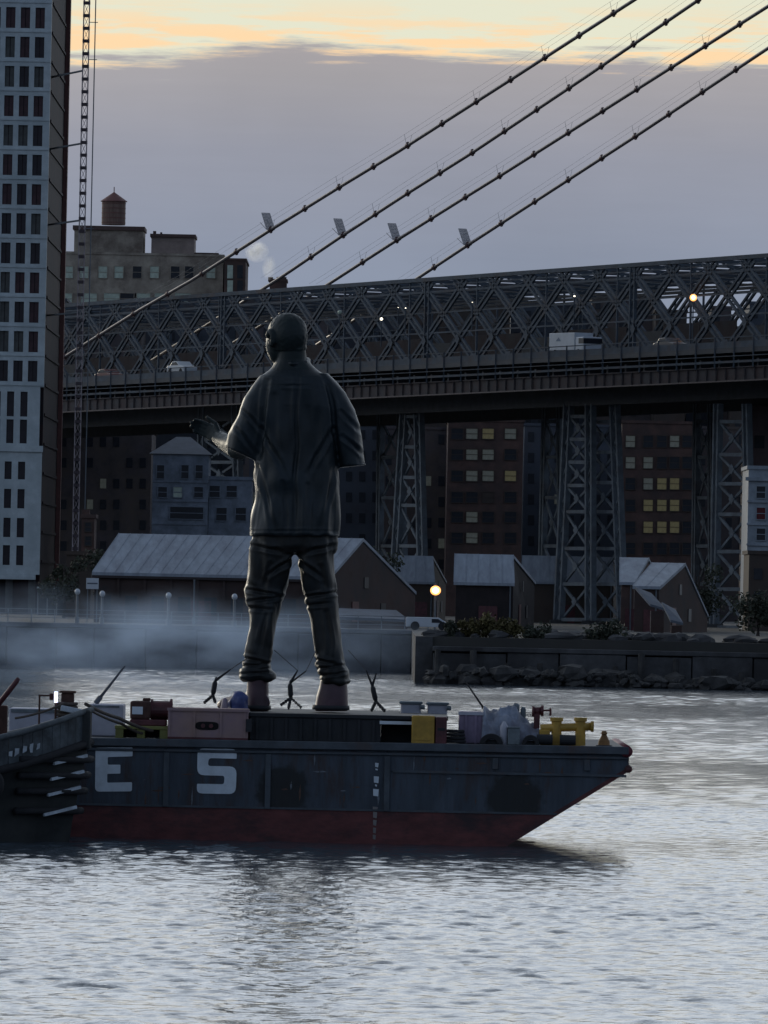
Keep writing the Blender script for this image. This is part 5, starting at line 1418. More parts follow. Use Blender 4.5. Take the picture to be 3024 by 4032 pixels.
#==STATUE==
# ------------------------------------------------------------------ statue
SY = 220.6
def SP(px, py, y=0.0):
    p = at(px, py, SY); return Vector((p.x, SY + y, p.z))
def statue():
    base = SP(1150, 2800)
    t = thing('statue', 'giant dark bronze statue of a man in a loose shirt, seen from behind', 'statue', base)
    def R(px0, px1, py, ry, yc=0.0, e=2.4):
        a = SP(px0, py); b = SP(px1, py); c = (a + b) / 2; c.y = SY + yc
        return (c, Vector(((b.x - a.x) / 2, 0, (b.z - a.z) / 2)), Vector((0, ry, 0)), e)
    def R2(x0, y0, x1, y1, ry, yc=0.0, e=2.5):
        a = SP(x0, y0); b = SP(x1, y1); c = (a + b) / 2; c.y = SY + yc
        return (c, (b - a) / 2, Vector((0, ry, 0)), e)
    def creases(L):
        segs = []
        for x0, y0, x1, y1, dpt, wd in L:
            a = SP(x0, y0); b = SP(x1, y1); segs.append((Vector((a.x, a.z)), Vector((b.x, b.z)), dpt, wd))
        def f(p):
            q = Vector((p.x + noise.noise(p * 1.1) * .08, p.z)); s_ = 0
            for a, b, dpt, wd in segs:
                d = b - a; t_ = max(0, min(1, (q - a).dot(d) / d.length_squared)); r = (q - (a + d * t_)).length / wd
                if r > 4: continue
                w = math.sin(math.pi * min(1, max(0, .08 + .9 * t_))) ** .5
                s_ += dpt * w * (-math.exp(-r * r) + .55 * math.exp(-((r - 1.9) / .8) ** 2))
            return s_
        return f
    def limb(pts):      # (px,py,y, rx px, ry m)
        k = SY / F; out = []
        P = [SP(p[0], p[1], p[2]) for p in pts]
        for i, p in enumerate(pts):
            d = (P[min(i + 1, len(P) - 1)] - P[max(i - 1, 0)]).normalized()
            u = d.cross(Vector((0, 1, 0)))
            if u.length < .2: u = Vector((1, 0, 0))
            u.normalize(); v = u.cross(d).normalized()
            out.append((P[i], u * p[3] * k, v * p[4], 2.2))
        return out
    # ---- shirt
    sh = MB()
    sh.rings([R(1094, 1212, 1406, .36, .06), R(1080, 1226, 1434, .43, .05), R(1058, 1252, 1458, .52, .03), R(1022, 1292, 1484, .62), R(1000, 1322, 1530, .68), R(992, 1338, 1600, .72), R(996, 1334, 1700, .70),
              R(1002, 1328, 1790, .66), R(1002, 1334, 1850, .66), R(998, 1340, 1900, .68), R(992, 1343, 1970, .71), R(986, 1343, 2040, .74), R(981, 1340, 2098, .76), R(983, 1338, 2112, .74)], 32)
    sh.rings([R2(1024, 1478, 1110, 1470, .34), R2(990, 1522, 1110, 1520, .44), R2(966, 1562, 1100, 1590, .50, .02), R2(934, 1637, 1088, 1680, .54, .08), R2(905, 1702, 1062, 1772, .56, .18), R2(894, 1750, 1036, 1812, .56, .26), R2(892, 1762, 1032, 1826, .56, .27)], 28)
    sh.rings([R(1225, 1292, 1470, .34), R(1225, 1330, 1508, .44), R(1230, 1364, 1548, .48, .02), R(1250, 1396, 1612, .52, .04), R(1285, 1414, 1680, .52, .08), R(1315, 1428, 1750, .53, .12), R2(1334, 1826, 1442, 1816, .52, .18), R2(1335, 1842, 1446, 1830, .52, .19)], 28)
    # collar
    sh.rings(limb([(1090, 1418, .15, 9, .08), (1104, 1428, -.24, 10, .08), (1150, 1434, -.44, 11, .08), (1200, 1428, -.24, 10, .08), (1214, 1418, .15, 9, .08)]), 12)
    z_sh = SP(1150, 1430).z; z_hem = SP(1150, 2110).z
    cx0 = SP(1150, 1800).x
    cr_ = creases([(1168, 1470, 1162, 2100, .06, .05), (1060, 1500, 1020, 1800, .07, .06), (1290, 1505, 1335, 1800, .07, .06), (1010, 1840, 1085, 2095, .05, .06), (1085, 1560, 1095, 1820, .035, .07),
        (1262, 1560, 1250, 1800, .035, .07), (1322, 1850, 1262, 2095, .05, .06), (1030, 1690, 1130, 1880, .05, .06), (1310, 1690, 1220, 1870, .05, .06), (1120, 1900, 1128, 2105, .045, .05), (1212, 1910, 1208, 2105, .045, .05),
        (1030, 1520, 1300, 1522, .02, .03), (930, 1690, 1010, 1790, .05, .05), (960, 1620, 1030, 1700, .04, .05), (1340, 1620, 1420, 1700, .04, .05), (1350, 1720, 1430, 1790, .04, .05), (984, 2092, 1340, 2092, .02, .025)])
    def folds(p, n):
        x = p.x; z = p.z; y = p.y - SY
        f = max(0, min(1, (z_sh - z) / (z_sh - z_hem)))
        a = math.sin((x - cx0) * 9 + noise.noise(Vector((x * .7, z * .25, 3))) * 6) * .05 * (.1 + f)
        b = math.sin(z * 2.2 + (x - cx0) * 4.6 + noise.noise(Vector((x, z * .6, 8))) * 5) * .035
        a += cr_(p) * (1 if y < .1 else 0)
        c = noise.noise(Vector((x * 2.2, y * 2.2, z * 1.0))) * .05 + noise.noise(Vector((x * 5, y * 5, z * 2.0))) * .022
        return (a + b + c) * max(0, 1 - abs(n.z) * 1.3)
    shirt = remesh(sh, 'shirt', M_BRONZE, t, .033, folds, 1)
    # centre back seam and hem band as raised lines
    # ---- trousers
    tr = MB()
    tr.rings([R(1000, 1326, 2060, .6), R(993, 1324, 2110, .62), R(988, 1324, 2150, .62), R(990, 1322, 2176, .5)], 28)
    L = [(2130, 988, 1170, .52, 0), (2185, 984, 1162, .50, 0), (2240, 979, 1146, .47, .02), (2290, 972, 1132, .45, .05), (2322, 963, 1124, .46, .10), (2350, 966, 1116, .44, .08), (2400, 978, 1106, .40, .02),
         (2470, 984, 1093, .38, -.03), (2530, 970, 1082, .38, -.04), (2590, 956, 1074, .39, -.03), (2630, 948, 1072, .42, 0), (2652, 940, 1092, .46, .02), (2672, 938, 1090, .46, .03), (2684, 950, 1070, .40, .03)]
    tr.rings([R(a, b, y, r, yc) for y, a, b, r, yc in L], 24)
    Rr = [(2130, 1160, 1324, .52, 0), (2185, 1168, 1316, .50, 0), (2240, 1178, 1320, .47, .0), (2300, 1190, 1326, .44, .02), (2350, 1203, 1330, .43, .04), (2440, 1226, 1336, .39, 0), (2510, 1233, 1344, .38, -.03),
          (2556, 1236, 1350, .38, -.03), (2600, 1240, 1356, .40, -.02), (2640, 1246, 1366, .43, 0), (2664, 1258, 1378, .46, 0), (2682, 1262, 1384, .46, 0), (2692, 1268, 1374, .42, 0)]
    tr.rings([R(a, b, y, r, yc) for y, a, b, r, yc in Rr], 24)
    zk = SP(1150, 2330).z; zc = SP(1150, 2640).z
    ct_ = creases([(1165, 2195, 1060, 2265, .06, .05), (1170, 2195, 1262, 2275, .06, .05), (1000, 2150, 1120, 2175, .04, .05), (1310, 2150, 1210, 2175, .04, .05), (975, 2322, 1100, 2345, .06, .04), (985, 2368, 1112, 2350, .06, .04), (980, 2395, 1070, 2400, .04, .04),
        (1205, 2352, 1330, 2332, .06, .04), (1210, 2385, 1300, 2375, .05, .04), (955, 2590, 1060, 2612, .06, .04), (950, 2625, 1080, 2612, .06, .035), (945, 2655, 1080, 2645, .05, .03), (1240, 2596, 1340, 2618, .06, .04), (1250, 2635, 1362, 2620, .06, .035), (1262, 2662, 1370, 2650, .05, .03),
        (1068, 2220, 1040, 2320, .04, .05), (1050, 2410, 1020, 2580, .045, .05), (1262, 2230, 1275, 2330, .04, .05), (1285, 2410, 1300, 2590, .045, .05)])
    def tfold(p, n):
        x = p.x; z = p.z; y = p.y - SY
        near = math.exp(-((z - zc) / .55) ** 2) + .6 * math.exp(-((z - zk) / .4) ** 2)
        a = math.sin(z * 11 + x * 6 + noise.noise(p * 1.6) * 7) * .022 * near + math.sin(x * 12 + noise.noise(Vector((x, y, z * .3))) * 6) * .03 * (1 - .6 * near)
        a += ct_(p) if y < .1 else 0
        return a + noise.noise(Vector((x * 2.4, y * 2.4, z * 1.0))) * .045 + noise.noise(Vector((x * 5.5, y * 5, z * 2.2))) * .025
    trou = remesh(tr, 'trousers', M_BRONZE2, t, .033, tfold, 1)
    # ---- body: head, neck, forearms, hands in one continuous mesh
    bd = MB(); k = SY / F
    hc = SP(1124, 1326)            # head centre
    yaw = rad(38)                  # turned to the left (counter-clockwise seen from above is +)
    fwd = Vector((-math.sin(yaw), math.cos(yaw), 0)); rt = Vector((math.cos(yaw), math.sin(yaw), 0)); upv = Vector((0, 0, 1))
    def H(a, b, c): return hc + rt * a + fwd * b + upv * c
    def ell(c, ra, rb, rc, ex=2.0):
        rg = []
        for i in range(1, 16):
            th = -math.pi / 2 + math.pi * i / 16
            rg.append((c + upv * rc * math.sin(th), rt * ra * math.cos(th), fwd * rb * math.cos(th), ex))
        bd.rings(rg, 24)
    ell(H(0, -.08, .03), .455, .545, .56)             # cranium
    ell(H(0, .14, -.20), .41, .42, .55)              # face and jaw
    ell(H(0, .34, -.52), .18, .17, .14)              # chin
    ell(H(0, .42, .12), .30, .13, .09)               # brow
    ell(H(0, .56, -.14), .07, .12, .17)              # nose
    ell(H(0, .50, -.34), .14, .07, .05)              # mouth
    for sx in (-1, 1):
        ell(H(sx * .18, .38, -.08), .13, .12, .10)   # cheek
        ell(H(sx * .18, .47, .03), .07, .05, .045)   # eye
        # ear: outer ring and lobe
        ecc = H(sx * .44, -.04, -.06)
        for i in range(10):
            a = math.pi * (-.35 + 1.5 * i / 9); q = ecc + fwd * (-.11 * math.sin(a)) * 1.0 + upv * (.17 * math.cos(a) + .0) + rt * sx * .06
            bd.ball(q, (.055, .055, .055), 8, 6)
        bd.ball(H(sx * .44, -.02, -.20), (.05, .05, .06), 8, 6)
    bd.rings([R(1102, 1200, 1330, .36, -.06), R(1094, 1204, 1380, .40, -.05), R(1088, 1210, 1420, .43, -.02), R(1070, 1238, 1448, .48), R(1040, 1270, 1480, .5)], 22)   # neck
    bd.rings([R(1060, 1260, 1470, .40), R(1040, 1290, 1530, .46), R(1035, 1295, 1700, .50), R(1040, 1300, 1900, .46)], 22)
    # left arm: upper arm inside the sleeve, elbow, forearm forward-left, hand held up
    bd.rings(limb([(1070, 1540, .05, 36, .26), (1020, 1600, .08, 36, .26), (985, 1690, .15, 34, .24), (952, 1760, .3, 32, .22), (938, 1768, .75, 42, .30), (904, 1750, 1.5, 38, .27), (874, 1732, 2.15, 32, .23), (852, 1716, 2.6, 27, .19)]), 16)
    def hand(w, dirv, side, palm_n, curl, s=1.0):
        """w wrist centre; dirv along palm; side towards the thumb; palm_n out of palm"""
        dirv = dirv.normalized(); side = (side - dirv * side.dot(dirv)).normalized(); pn = dirv.cross(side).normalized() * palm_n
        pl = .56 * s; pw = .24 * s
        bd.rings([(w - dirv * .1, side * .13 * s, pn * .10 * s, 2.2), (w + dirv * pl * .35, side * .19 * s, pn * .10 * s, 2.4), (w + dirv * pl * .75, side * pw, pn * .10 * s, 2.6), (w + dirv * pl, side * pw * .96, pn * .085 * s, 2.6)], 14)
        for i, (f, ln) in enumerate(((.78, .42), (.27, .47), (-.25, .44), (-.75, .34))):
            b = w + dirv * pl * .95 + side * pw * f * .9; d = dirv.copy(); pts = [b - dirv * .1]; rr = [.058 * s]
            for j, (seg, rr_) in enumerate(((.42, .056), (.32, .052), (.26, .042))):
                d = (d + pn * curl * (.5 + .4 * j)).normalized(); pts.append(pts[-1] + d * (ln * seg * s * 1.25 + (.1 if j == 0 else 0))); rr.append(rr_ * s)
            bd.tube(pts, .05, 9, rr)
        b = w + dirv * pl * .25 + side * pw * .65
        d1 = (dirv * .7 + side * .75 + pn * .3).normalized(); d2 = (dirv * .95 + side * .2 + pn * .5).normalized()
        bd.tube([b - d1 * .06, b + d1 * .22 * s, b + d1 * .22 * s + d2 * .2 * s, b + d1 * .22 * s + d2 * .36 * s], .06, 9, [.085 * s, .07 * s, .06 * s, .045 * s])
    hand(SP(854, 1716, 2.58), Vector((-.52, .76, .34)), Vector((.25, -.1, 1)), -1, 1.1, .92)
    # right arm: forearm goes forward in front of the body
    bd.rings(limb([(1255, 1540, .05, 36, .26), (1320, 1600, .06, 36, .26), (1365, 1700, .12, 32, .24), (1386, 1790, .28, 31, .23), (1382, 1812, .55, 28, .20), (1360, 1800, 1.1, 24, .17), (1325, 1780, 1.55, 19, .12)]), 16)
    hand(SP(1318, 1775, 1.62), Vector((-.7, .4, .25)), Vector((.1, -.1, 1)), 1, .55)
    body = remesh(bd, 'body', M_SKIN, t, .03, lambda p, n: noise.noise(p * 3.0) * .018 + ((.03 + noise.noise(p * 14) * .012) if (p - H(0, -.14, .12)).length < .62 and (p - hc).dot(fwd) < .22 + (p.z - hc.z) * .3 and p.z > hc.z - .36 else 0), 2)
    # something small held in the raised hand: a flat slab
    # ---- shoes
    def shoe(pts, name):
        m_ = MB(); m_.rings(pts, 20)
        return m_
    s1 = MB()
    s1.rings([R(975, 1056, 2660, .34), R(972, 1058, 2700, .34), R(970, 1058, 2740, .36), R(966, 1058, 2790, .38), R(964, 1060, 2800, .38)], 20)
    kx = SP(1010, 2800)
    s1.rings([(kx + Vector((.25, -.25, .22)), Vector((.10, 0, 0)), Vector((0, 0, .16)), 2.3), (kx + Vector((.0, .0, .26)), Vector((.22, .22, 0)), Vector((0, 0, .26)), 2.3), (kx + Vector((-.42, .45, .22)), Vector((.22, .22, 0)), Vector((0, 0, .22)), 2.3), (kx + Vector((-.8, .9, .16)), Vector((.17, .17, 0)), Vector((0, 0, .15)), 2.3), (kx + Vector((-.98, 1.08, .12)), Vector((.06, .06, 0)), Vector((0, 0, .08)), 2.3)], 18)
    sh1 = remesh(s1, 'shoe', M_SHOE, t, .035, None, 2)
    z0_ = SP(1010, 2800).z
    sm_ = MB(); c_ = SP(1012, 2794); sm_.rings([(c_, Vector((.36, 0, 0)), Vector((0, .44, 0)), 2.6), (c_ + Vector((0, 0, .11)), Vector((.35, 0, 0)), Vector((0, .43, 0)), 2.6)], 26); sm_.build('heel', M_BLKBOX, sh1, True)
    s2 = MB()
    s2.rings([R(1262, 1366, 2672, .34), R(1258, 1368, 2700, .36), R(1246, 1370, 2740, .40), R(1238, 1371, 2790, .42), R(1236, 1371, 2800, .42)], 20)
    kx = SP(1300, 2800)
    s2.rings([(kx + Vector((0, -.35, .18)), Vector((.2, 0, 0)), Vector((0, 0, .17)), 2.3), (kx + Vector((0, .2, .26)), Vector((.36, 0, 0)), Vector((0, 0, .26)), 2.3), (kx + Vector((-.05, .8, .2)), Vector((.34, 0, 0)), Vector((0, 0, .2)), 2.3), (kx + Vector((-.08, 1.25, .13)), Vector((.18, 0, 0)), Vector((0, 0, .12)), 2.3)], 18)
    sh2 = remesh(s2, 'shoe', M_SHOE, t, .035, None, 2)
    sm_ = MB(); c_ = SP(1303, 2794); sm_.rings([(c_, Vector((.48, 0, 0)), Vector((0, .48, 0)), 2.6), (c_ + Vector((0, 0, .11)), Vector((.47, 0, 0)), Vector((0, .47, 0)), 2.6)], 26); sm_.build('heel', M_BLKBOX, sh2, True)
    # blue and pink wrapped bundles beside the left shoe
    b1 = B(938, 2790, 3.0)
    c = thing('wrapped_bundle', 'blue sheet wrapped bundle beside the statue left shoe', 'bundle', (b1.x, BY + 3, DZ(b1.x)))
    bb = MB(); p0 = B(892, 2800, 2.6); p1 = B(986, 2800, 2.6)
    m_ = MB(); zt = B(940, 2716, 2.6).z
    m_.rings([((p0.x + p1.x) / 2 * Vector((1, 0, 0)) + Vector((0, BY + 2.8, DZ(p0.x) + (zt - DZ(p0.x)) * f)), Vector(((p1.x - p0.x) / 2 * w, 0, 0)), Vector((0, .4 * w, 0)), 2.4) for f, w in ((0, 1.0), (.35, 1.05), (.6, .95), (.8, .72), (.95, .4), (1.0, .15))], 20)
    remesh(m_, 'sheet', M_BLUETARP, c, .03, lambda p, n: noise.noise(p * 3.2) * .11 + noise.noise(p * 8) * .04, 1)
    d = thing('wrapped_bundle', 'small pinkish grey bundle left of the blue one', 'bundle', (B(882, 2790, 3).x, BY + 3, DZ(b1.x)))
    pa = B(866, 2790, 2.4); pb = B(902, 2790, 2.4); zt = B(890, 2748, 2.4).z
    MB().rings([(Vector(((pa.x + pb.x) / 2, BY + 2.6, DZ(pa.x) + (zt - DZ(pa.x)) * f)), Vector(((pb.x - pa.x) / 2 * w, 0, 0)), Vector((0, .3 * w, 0)), 2.6) for f, w in ((0, 1.0), (.5, 1.05), (.8, .85), (.97, .5), (1.0, .2))], 16).build('sheet', mat('pink_sheet', (.25, .20, .24), .7, 0, .25, 3, .02), d, True)
statue()

#==TUG==
# ------------------------------------------------------------------ tug bow at the left
def tug():
    TY = 211.5; k = TY / F
    T = lambda px, py, dy=0: at(px, py, TY + dy)
    stem = T(352, 2800).x
    t = thing('tugboat', 'black tugboat bow with tyre and timber fenders pushing at the left', 'tugboat', (stem - 5, TY, 0))
    # stations: distance aft of stem -> half breadth, sheer height, at waterline half breadth
    st = [(0.0, .15, 3.26, .05, .0), (.35, .75, 3.14, .30, .1), (.9, 1.35, 2.93, .7, .2), (1.6, 1.9, 2.70, 1.2, .3), (2.6, 2.5, 2.45, 1.75, .3), (4.2, 3.05, 2.2, 2.3, .3), (6.5, 3.4, 2.05, 2.8, .3), (10, 3.55, 1.95, 3.2, .2), (16, 3.6, 1.95, 3.3, .1), (24, 3.3, 2.1, 3.0, 0)]
    cy = TY + 1.6
    lv = [(-1.2, .70), (0.0, 1.0), (.6, 0), (1.2, 0), (1.8, 0), (2.4, 0)]
    vs = []; fs = []; nL = 8
    for d, hb, sh, wb, _ in st:
        for side in (-1, 1):
            for i in range(nL):
                f = i / (nL - 1); z = -1.2 + (sh - .55 + 1.2) * f
                q = max(0, min(1, z / (sh - .55))) if z > 0 else 0
                b = wb * (.75 if z < -.5 else 1) + (hb - wb) * q ** 1.3
                rake = .55 * (1 - max(0, min(1, (z + .2) / 3))) if d < 1 else .3 * (1 - max(0, min(1, z / 3)))
                vs.append((stem - d - rake, cy + side * b, z))
    n = nL * 2
    for i in range(len(st) - 1):
        for side in range(2):
            for j in range(nL - 1):
                a = i * n + side * nL + j; fs.append((a, a + 1, a + n + 1, a + n))
    fs.append(tuple(range(nL)) + tuple(range(2 * nL - 1, nL - 1, -1)))
    l = (len(st) - 1) * n; fs.append(tuple(l + j for j in range(nL)) + tuple(l + j for j in range(2 * nL - 1, nL - 1, -1)))
    MB().add(vs, fs).build('hull', M_BLACKH, t, True)
    # bulwark: plated band above, with thickness, panels separated
    near = [Vector((stem - d, cy - hb, sh)) for d, hb, sh, wb, _ in st]; farr = [Vector((stem - d, cy + hb, sh)) for d, hb, sh, wb, _ in st]
    def sub(P, m_=3):
        out = []
        for a, b in zip(P, P[1:]):
            for i in range(m_): out.append(a + (b - a) * (i / m_))
        return out + [P[-1]]
    for P, sd in ((near, -1), (farr, 1)):
        Q = sub(P)
        for a, b in zip(Q, Q[1:]):
            d = (b - a); g = d * .02
            nrm = Vector((d.y, -d.x, 0)).normalized() * .06
            MB().prism([a + g - Vector((0, 0, .72)), b - g - Vector((0, 0, .72)), b - g, a + g], nrm if sd < 0 else -nrm).build('bulwark_plate', mat('tug_bulwark', (.075, .090, .098), .7, .1, .5, 2.2, .02, (.03, .034, .036), 1.4, thr=(.45, .62)), t)
        MB().tube([q + Vector((0, 0, .02)) for q in Q], .075, 8).build('cap_rail', mat('tug_rail', (.10, .115, .12), .7, .1, .4, 3), t, True)
        MB().tube([q - Vector((0, 0, .78)) + Vector((0, sd * .05, 0)) for q in Q], .10, 8).build('belting', M_TYRE, t, True)
    # deck
    dk = [Vector((v.x, v.y + .1, v.z - .6)) for v in near] + [Vector((v.x, v.y - .1, v.z - .6)) for v in farr[::-1]]
    dvs = dk; m = len(near); fs = [(i, i + 1, 2 * m - 2 - i, 2 * m - 1 - i) for i in range(m - 1)]
    MB().add(dvs, fs).build('deck', M_DECK, t)
    # faded name patches: illegible pale brush marks on the bulwark
    rn = random.Random(12)
    for i in range(11):
        x = stem - 1.25 - i * .16 - rn.uniform(0, .04)
        # interpolate near rail
        for a, b in zip(near, near[1:]):
            if b.x <= x <= a.x:
                f = (a.x - x) / (a.x - b.x); c = a + (b - a) * f; d = (b - a).normalized(); break
        nr = Vector((d.y, -d.x, 0)).normalized()
        if nr.y > 0: nr = -nr
        c = c + nr * .075 - Vector((0, 0, .42 + rn.uniform(-.03, .03))); h = rn.uniform(.10, .17); w = rn.uniform(.045, .07)
        if i in (5, 6): continue
        h *= rn.uniform(.5, 1.0); u_ = [rn.uniform(.55, 1.15) for _ in range(8)]
        MB().prism([c - d * w * u_[0] - Vector((0, 0, h * u_[1])), c + d * w * u_[2] * 1.3 - Vector((0, 0, h * u_[3])), c + d * w * 1.4 * u_[7], c + d * w * u_[4] + Vector((0, 0, h * u_[5])), c - d * w + Vector((0, 0, h * u_[6]))], nr * .008).build('faded_paint', mat('faded_lettering', (.36, .40, .43), .8, 0, .3, 5), t)
    # bow fender: stacked timbers with pale ends around the stem
    for i, z in enumerate((2.05, 1.66, 1.27, .78)):
        pts = []
        for (d, hb, sh, wb, _) in st[:4]:
            q = (z / (sh - .55)); b = wb + (hb - wb) * max(0, min(1, q)) ** 1.3
            rake = .55 * (1 - max(0, min(1, (z + .2) / 3))) if d < 1 else .3 * (1 - max(0, min(1, z / 3)))
            pts.append(Vector((stem - d - rake + .05, cy - b - .12, z)))
        pts = [Vector((pts[0].x + .10, cy + .3, z))] + pts
        MB().tube(pts, .09, 9).build('bow_fender', M_TYRE, t, True)
        a, b = pts[1], pts[3]; u = Vector((0, -.10, .05))
        MB().beam(a + u + Vector((0, 0, .05)), a + (b - a) * .85 + u - Vector((0, 0, .14)), .07, .075).build('fender_edge', M_FENDER, t)
    # stem post / big timber head
    for dx, px, w, top in ((0, 322, .30, 2736),):
        p = T(268, 2732); q = T(306, 2790)
        b = thing if False else None
    h0 = T(232, 2732); h1 = T(283, 2732); zt = h0.z
    MB().box((h0.x, cy - .2, 2.5), (h1.x, cy + .2, zt)).build('tow_bitt', M_WOODB, t, bevel=.03)
    MB().box((h0.x - .05, cy - .25, zt), (h1.x + .05, cy + .25, zt + .06)).build('bitt_cap', M_WOODB, t, bevel=.02)
    c0 = T(232, 2790); c1 = T(345, 2800)
    MB().beam((c0.x, cy - .4, c0.z), (c1.x, cy - .4, c1.z - .08), .16, .14).build('bitt_bar', M_FENDER, t, bevel=.02)
    MB().box((T(305, 0).x if False else T(300, 2800).x, cy - .5, 2.3), (T(352, 2800).x, cy + .5, T(330, 2798).z)).build('stem_head', M_BLACKH, t, bevel=.05)
    for i in range(5):
        z = T(260, 2775).z - i * .09; MB().tube([(h0.x - .06 + .0, cy - .27, z), (h1.x + .06, cy - .27, z), (h1.x + .06, cy + .27, z), (h0.x - .06, cy + .27, z), (h0.x - .06, cy - .27, z)], .045, 7).build('rope_turn', M_ROPE, t, True)
    # left bitt
    g0 = T(-18, 2780); g1 = T(20, 2780); MB().box((g0.x, cy - .3, 2.0), (g1.x, cy + .1, g0.z)).build('side_bitt', M_WOODB, t, bevel=.03)
    # small jack staff frame and lit lamp
    f0 = T(146, 2738); f1 = T(146, 2795); MB().tube([(f0.x, cy, 2.3), (f0.x, cy, f0.z)], .025, 7).build('jackstaff', M_WOODB, t)
    f2 = T(200, 2742); MB().tube([(f0.x, cy, f0.z - .02), (f2.x, cy, f2.z)], .022, 6).build('stay', M_WOODB, t)
    lp = T(211, 2743); MB().tube([(lp.x, cy - .05, lp.z - .16), (lp.x, cy - .05, lp.z + .10)], .04, 10).build('lamp', M_LAMP_B, t, True)
    MB().box((lp.x - .16, cy - .08, lp.z - .10), (lp.x - .06, cy + .1, lp.z + .06)).build('lamp_box', M_MAROON, t)
    MB().tube([(lp.x, cy, 2.3), (lp.x, cy, lp.z - .16)], .03, 7).build('lamp_post', M_WOODB, t)
    # wheelhouse aft, outside the picture
    for (a, b, z0, z1, hb, m, nm) in ((-9, -19, 1.7, 4.2, 2.2, M_BULW, 'deckhouse'), (-9.8, -13.5, 4.2, 6.6, 1.7, M_BULW, 'wheelhouse')):
        MB().box((stem + b, cy - hb, z0), (stem + a, cy + hb, z1)).build(nm, m, t, bevel=.05)
    for i in range(5):
        MB().box((stem - 10.2 - i * .66, cy - 1.73, 5.2), (stem - 10.2 - i * .66 - .5, cy - 1.703, 6.2)).build('window', M_WINDARK, t)
    MB().tube([(stem - 16, cy, 4.2), (stem - 16.3, cy, 7.5)], .5, 16).build('funnel', M_BLACKH, t, True)
    # fender tyres hung along the side
    for i in range(4):
        d = 2.4 + i * 1.5; x = stem - d
        for a, b in zip(near, near[1:]):
            if b.x <= x <= a.x: f = (a.x - x) / (a.x - b.x); c = a + (b - a) * f; break
        c = c + Vector((0, -.12, -1.05)); vs = []; fs = []; n = 20
        for ii in range(n):
            aa = 2 * math.pi * ii / n
            for j in range(8):
                bb = 2 * math.pi * j / 8; vs.append((c.x + math.cos(aa) * (.28 + .12 * math.cos(bb)), c.y + .10 * math.sin(bb), c.z + math.sin(aa) * (.28 + .12 * math.cos(bb))))
        for ii in range(n):
            for j in range(8): fs.append((ii * 8 + j, ((ii + 1) % n) * 8 + j, ((ii + 1) % n) * 8 + (j + 1) % 8, ii * 8 + (j + 1) % 8))
        MB().add(vs, fs).build('tyre_fender', M_TYRE, t, True)
        MB().tube([c + Vector((0, 0, .3)), c + Vector((0, .1, 1.05))], .02, 5).build('lanyard', M_ROPE, t)
    # ropes (things of their own)
    def rope(label, pts, r=.035, sag=.0):
        P = []
        for a, b in zip(pts, pts[1:]):
            for i in range(8):
                f = i / 8; q = a + (b - a) * f; q.z -= sag * 4 * f * (1 - f); P.append(q)
        P.append(pts[-1]); o = MB().tube(P, r, 7).build('mooring_rope', M_ROPE, None, True, base=pts[0])
        tag(o, label, 'rope', 'ropes on the tug bow')
    top = Vector((T(250, 2770).x, cy - .3, T(250, 2770).z))
    rope('upper mooring rope from the tug bitt down to the barge deck', [Vector((T(330, 2775).x, cy - .3, T(330, 2775).z)), at(470, 2828, 216), at(600, 2878, 217.4)], .045, .03)
    rope('lower mooring rope from the tug stem to the barge deck', [Vector((T(350, 2800).x, cy - .2, T(350, 2800).z)), at(480, 2850, 216.5), at(560, 2888, 217.2)], .035, .03)
    rope('thin rope running left from the tug bitt to the rail', [top, T(60, 2828, .6)], .03, .05)
    a = T(2, 2756); b = T(68, 2672)
    o = thing('red_boom', 'short rust red pole sticking up at the left edge above the tug', 'pole', Vector((T(-40, 2810).x, TY + 1, 2.2)))
    MB().tube([Vector((T(-40, 2810).x, TY + 1, T(-40, 2810).z)), Vector((b.x, TY + 1, b.z)) - (b - a).normalized() * .1, Vector((b.x, TY + 1, b.z))], .07, 10, [.07, .065, .05]).build('shaft', M_MAROON, o, True)
    MB().tube([Vector((T(-40, 2810).x, TY + 1, 2.0)), Vector((T(-40, 2810).x, TY + 1, T(-40, 2805).z))], .09, 8).build('socket', M_BLACKH, o)
tug()

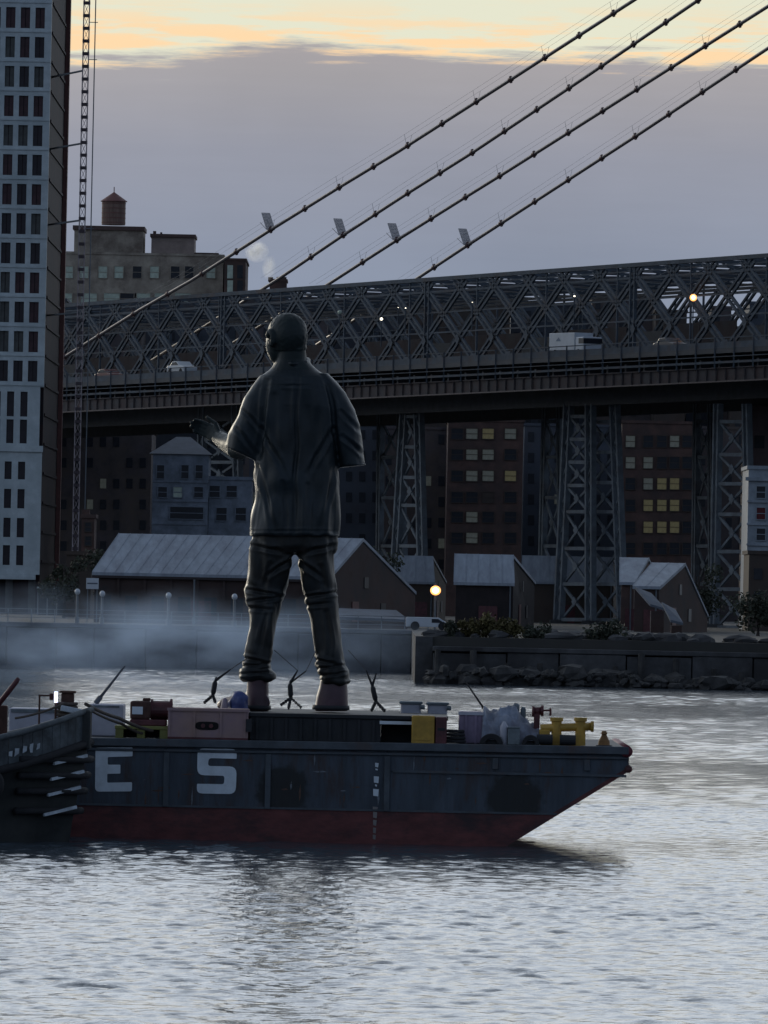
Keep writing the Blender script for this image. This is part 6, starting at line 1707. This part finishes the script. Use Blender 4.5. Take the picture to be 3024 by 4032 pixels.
#==SMOKE==
def volume(name, label, a, b, density, color, scale, fade, thr=(.42, .62), aniso=.2, stretch=(1, 1, 1)):
    c = (Vector(a) + Vector(b)) / 2; h = (Vector(b) - Vector(a)) / 2
    mb_ = MB(); mb_.ball(c, (abs(h.x), abs(h.y), abs(h.z)), 24, 16)
    m = bpy.data.materials.new(name); m.use_nodes = True; t = m.node_tree
    for n in list(t.nodes): t.nodes.remove(n)
    out = t.nodes.new('ShaderNodeOutputMaterial'); v = t.nodes.new('ShaderNodeVolumePrincipled'); t.links.new(v.outputs[0], out.inputs['Volume'])
    v.inputs['Color'].default_value = color + (1,); v.inputs['Anisotropy'].default_value = aniso
    tcn = t.nodes.new('ShaderNodeTexCoord'); mp_ = t.nodes.new('ShaderNodeMapping'); mp_.inputs['Scale'].default_value = stretch; t.links.new(tcn.outputs['Object'], mp_.inputs[0])
    n = t.nodes.new('ShaderNodeTexNoise'); n.inputs['Scale'].default_value = scale; n.inputs['Detail'].default_value = 4; t.links.new(mp_.outputs[0], n.inputs[0])
    r = t.nodes.new('ShaderNodeMapRange'); r.inputs[1].default_value = thr[0]; r.inputs[2].default_value = thr[1]; t.links.new(n.outputs[0], r.inputs[0])
    # soft edge: distance from centre in ellipsoid space
    s = t.nodes.new('ShaderNodeVectorMath'); s.operation = 'DIVIDE'; t.links.new(tcn.outputs['Object'], s.inputs[0]); s.inputs[1].default_value = (abs(h.x), abs(h.y), abs(h.z))
    l = t.nodes.new('ShaderNodeVectorMath'); l.operation = 'LENGTH'; t.links.new(s.outputs[0], l.inputs[0])
    e = t.nodes.new('ShaderNodeMapRange'); e.inputs[1].default_value = fade; e.inputs[2].default_value = 1.0; e.inputs[3].default_value = 1; e.inputs[4].default_value = 0; t.links.new(l.outputs['Value'], e.inputs[0])
    mu = t.nodes.new('ShaderNodeMath'); mu.operation = 'MULTIPLY'; t.links.new(r.outputs[0], mu.inputs[0]); t.links.new(e.outputs[0], mu.inputs[1])
    m2 = t.nodes.new('ShaderNodeMath'); m2.operation = 'MULTIPLY'; t.links.new(mu.outputs[0], m2.inputs[0]); m2.inputs[1].default_value = density
    t.links.new(m2.outputs[0], v.inputs['Density'])
    o = mb_.build(name, m, None, base=c, kind='stuff')
    o['label'] = label
    return o
volume('diesel_smoke', 'thin blue diesel smoke drifting low in front of the left river wall', (at(-900, 2500, 610).x, 592, -2.0), (at(1800, 2500, 610).x, 662, 6.6), .058, (.62, .78, 1.0), .16, .0, (.44, .72), .3, (1, .4, 2.2))
volume('steam_plume', 'upper puff of white steam right of the tan warehouse', (at(962, 1000, 1238).x, 1231, at(1000, 1040, 1238).z), (at(1062, 1000, 1238).x, 1237, at(1000, 948, 1238).z), 1.6, (1, 1, 1), .75, .0, (.42, .66), .65)
volume('steam_plume', 'lower thin wisp of steam rising from the chimney house', (at(1032, 1000, 1232).x, 1225, at(1000, 1108, 1232).z), (at(1092, 1000, 1232).x, 1230, at(1000, 1000, 1232).z), .8, (1, 1, 1), .8, .0, (.38, .66), .65)
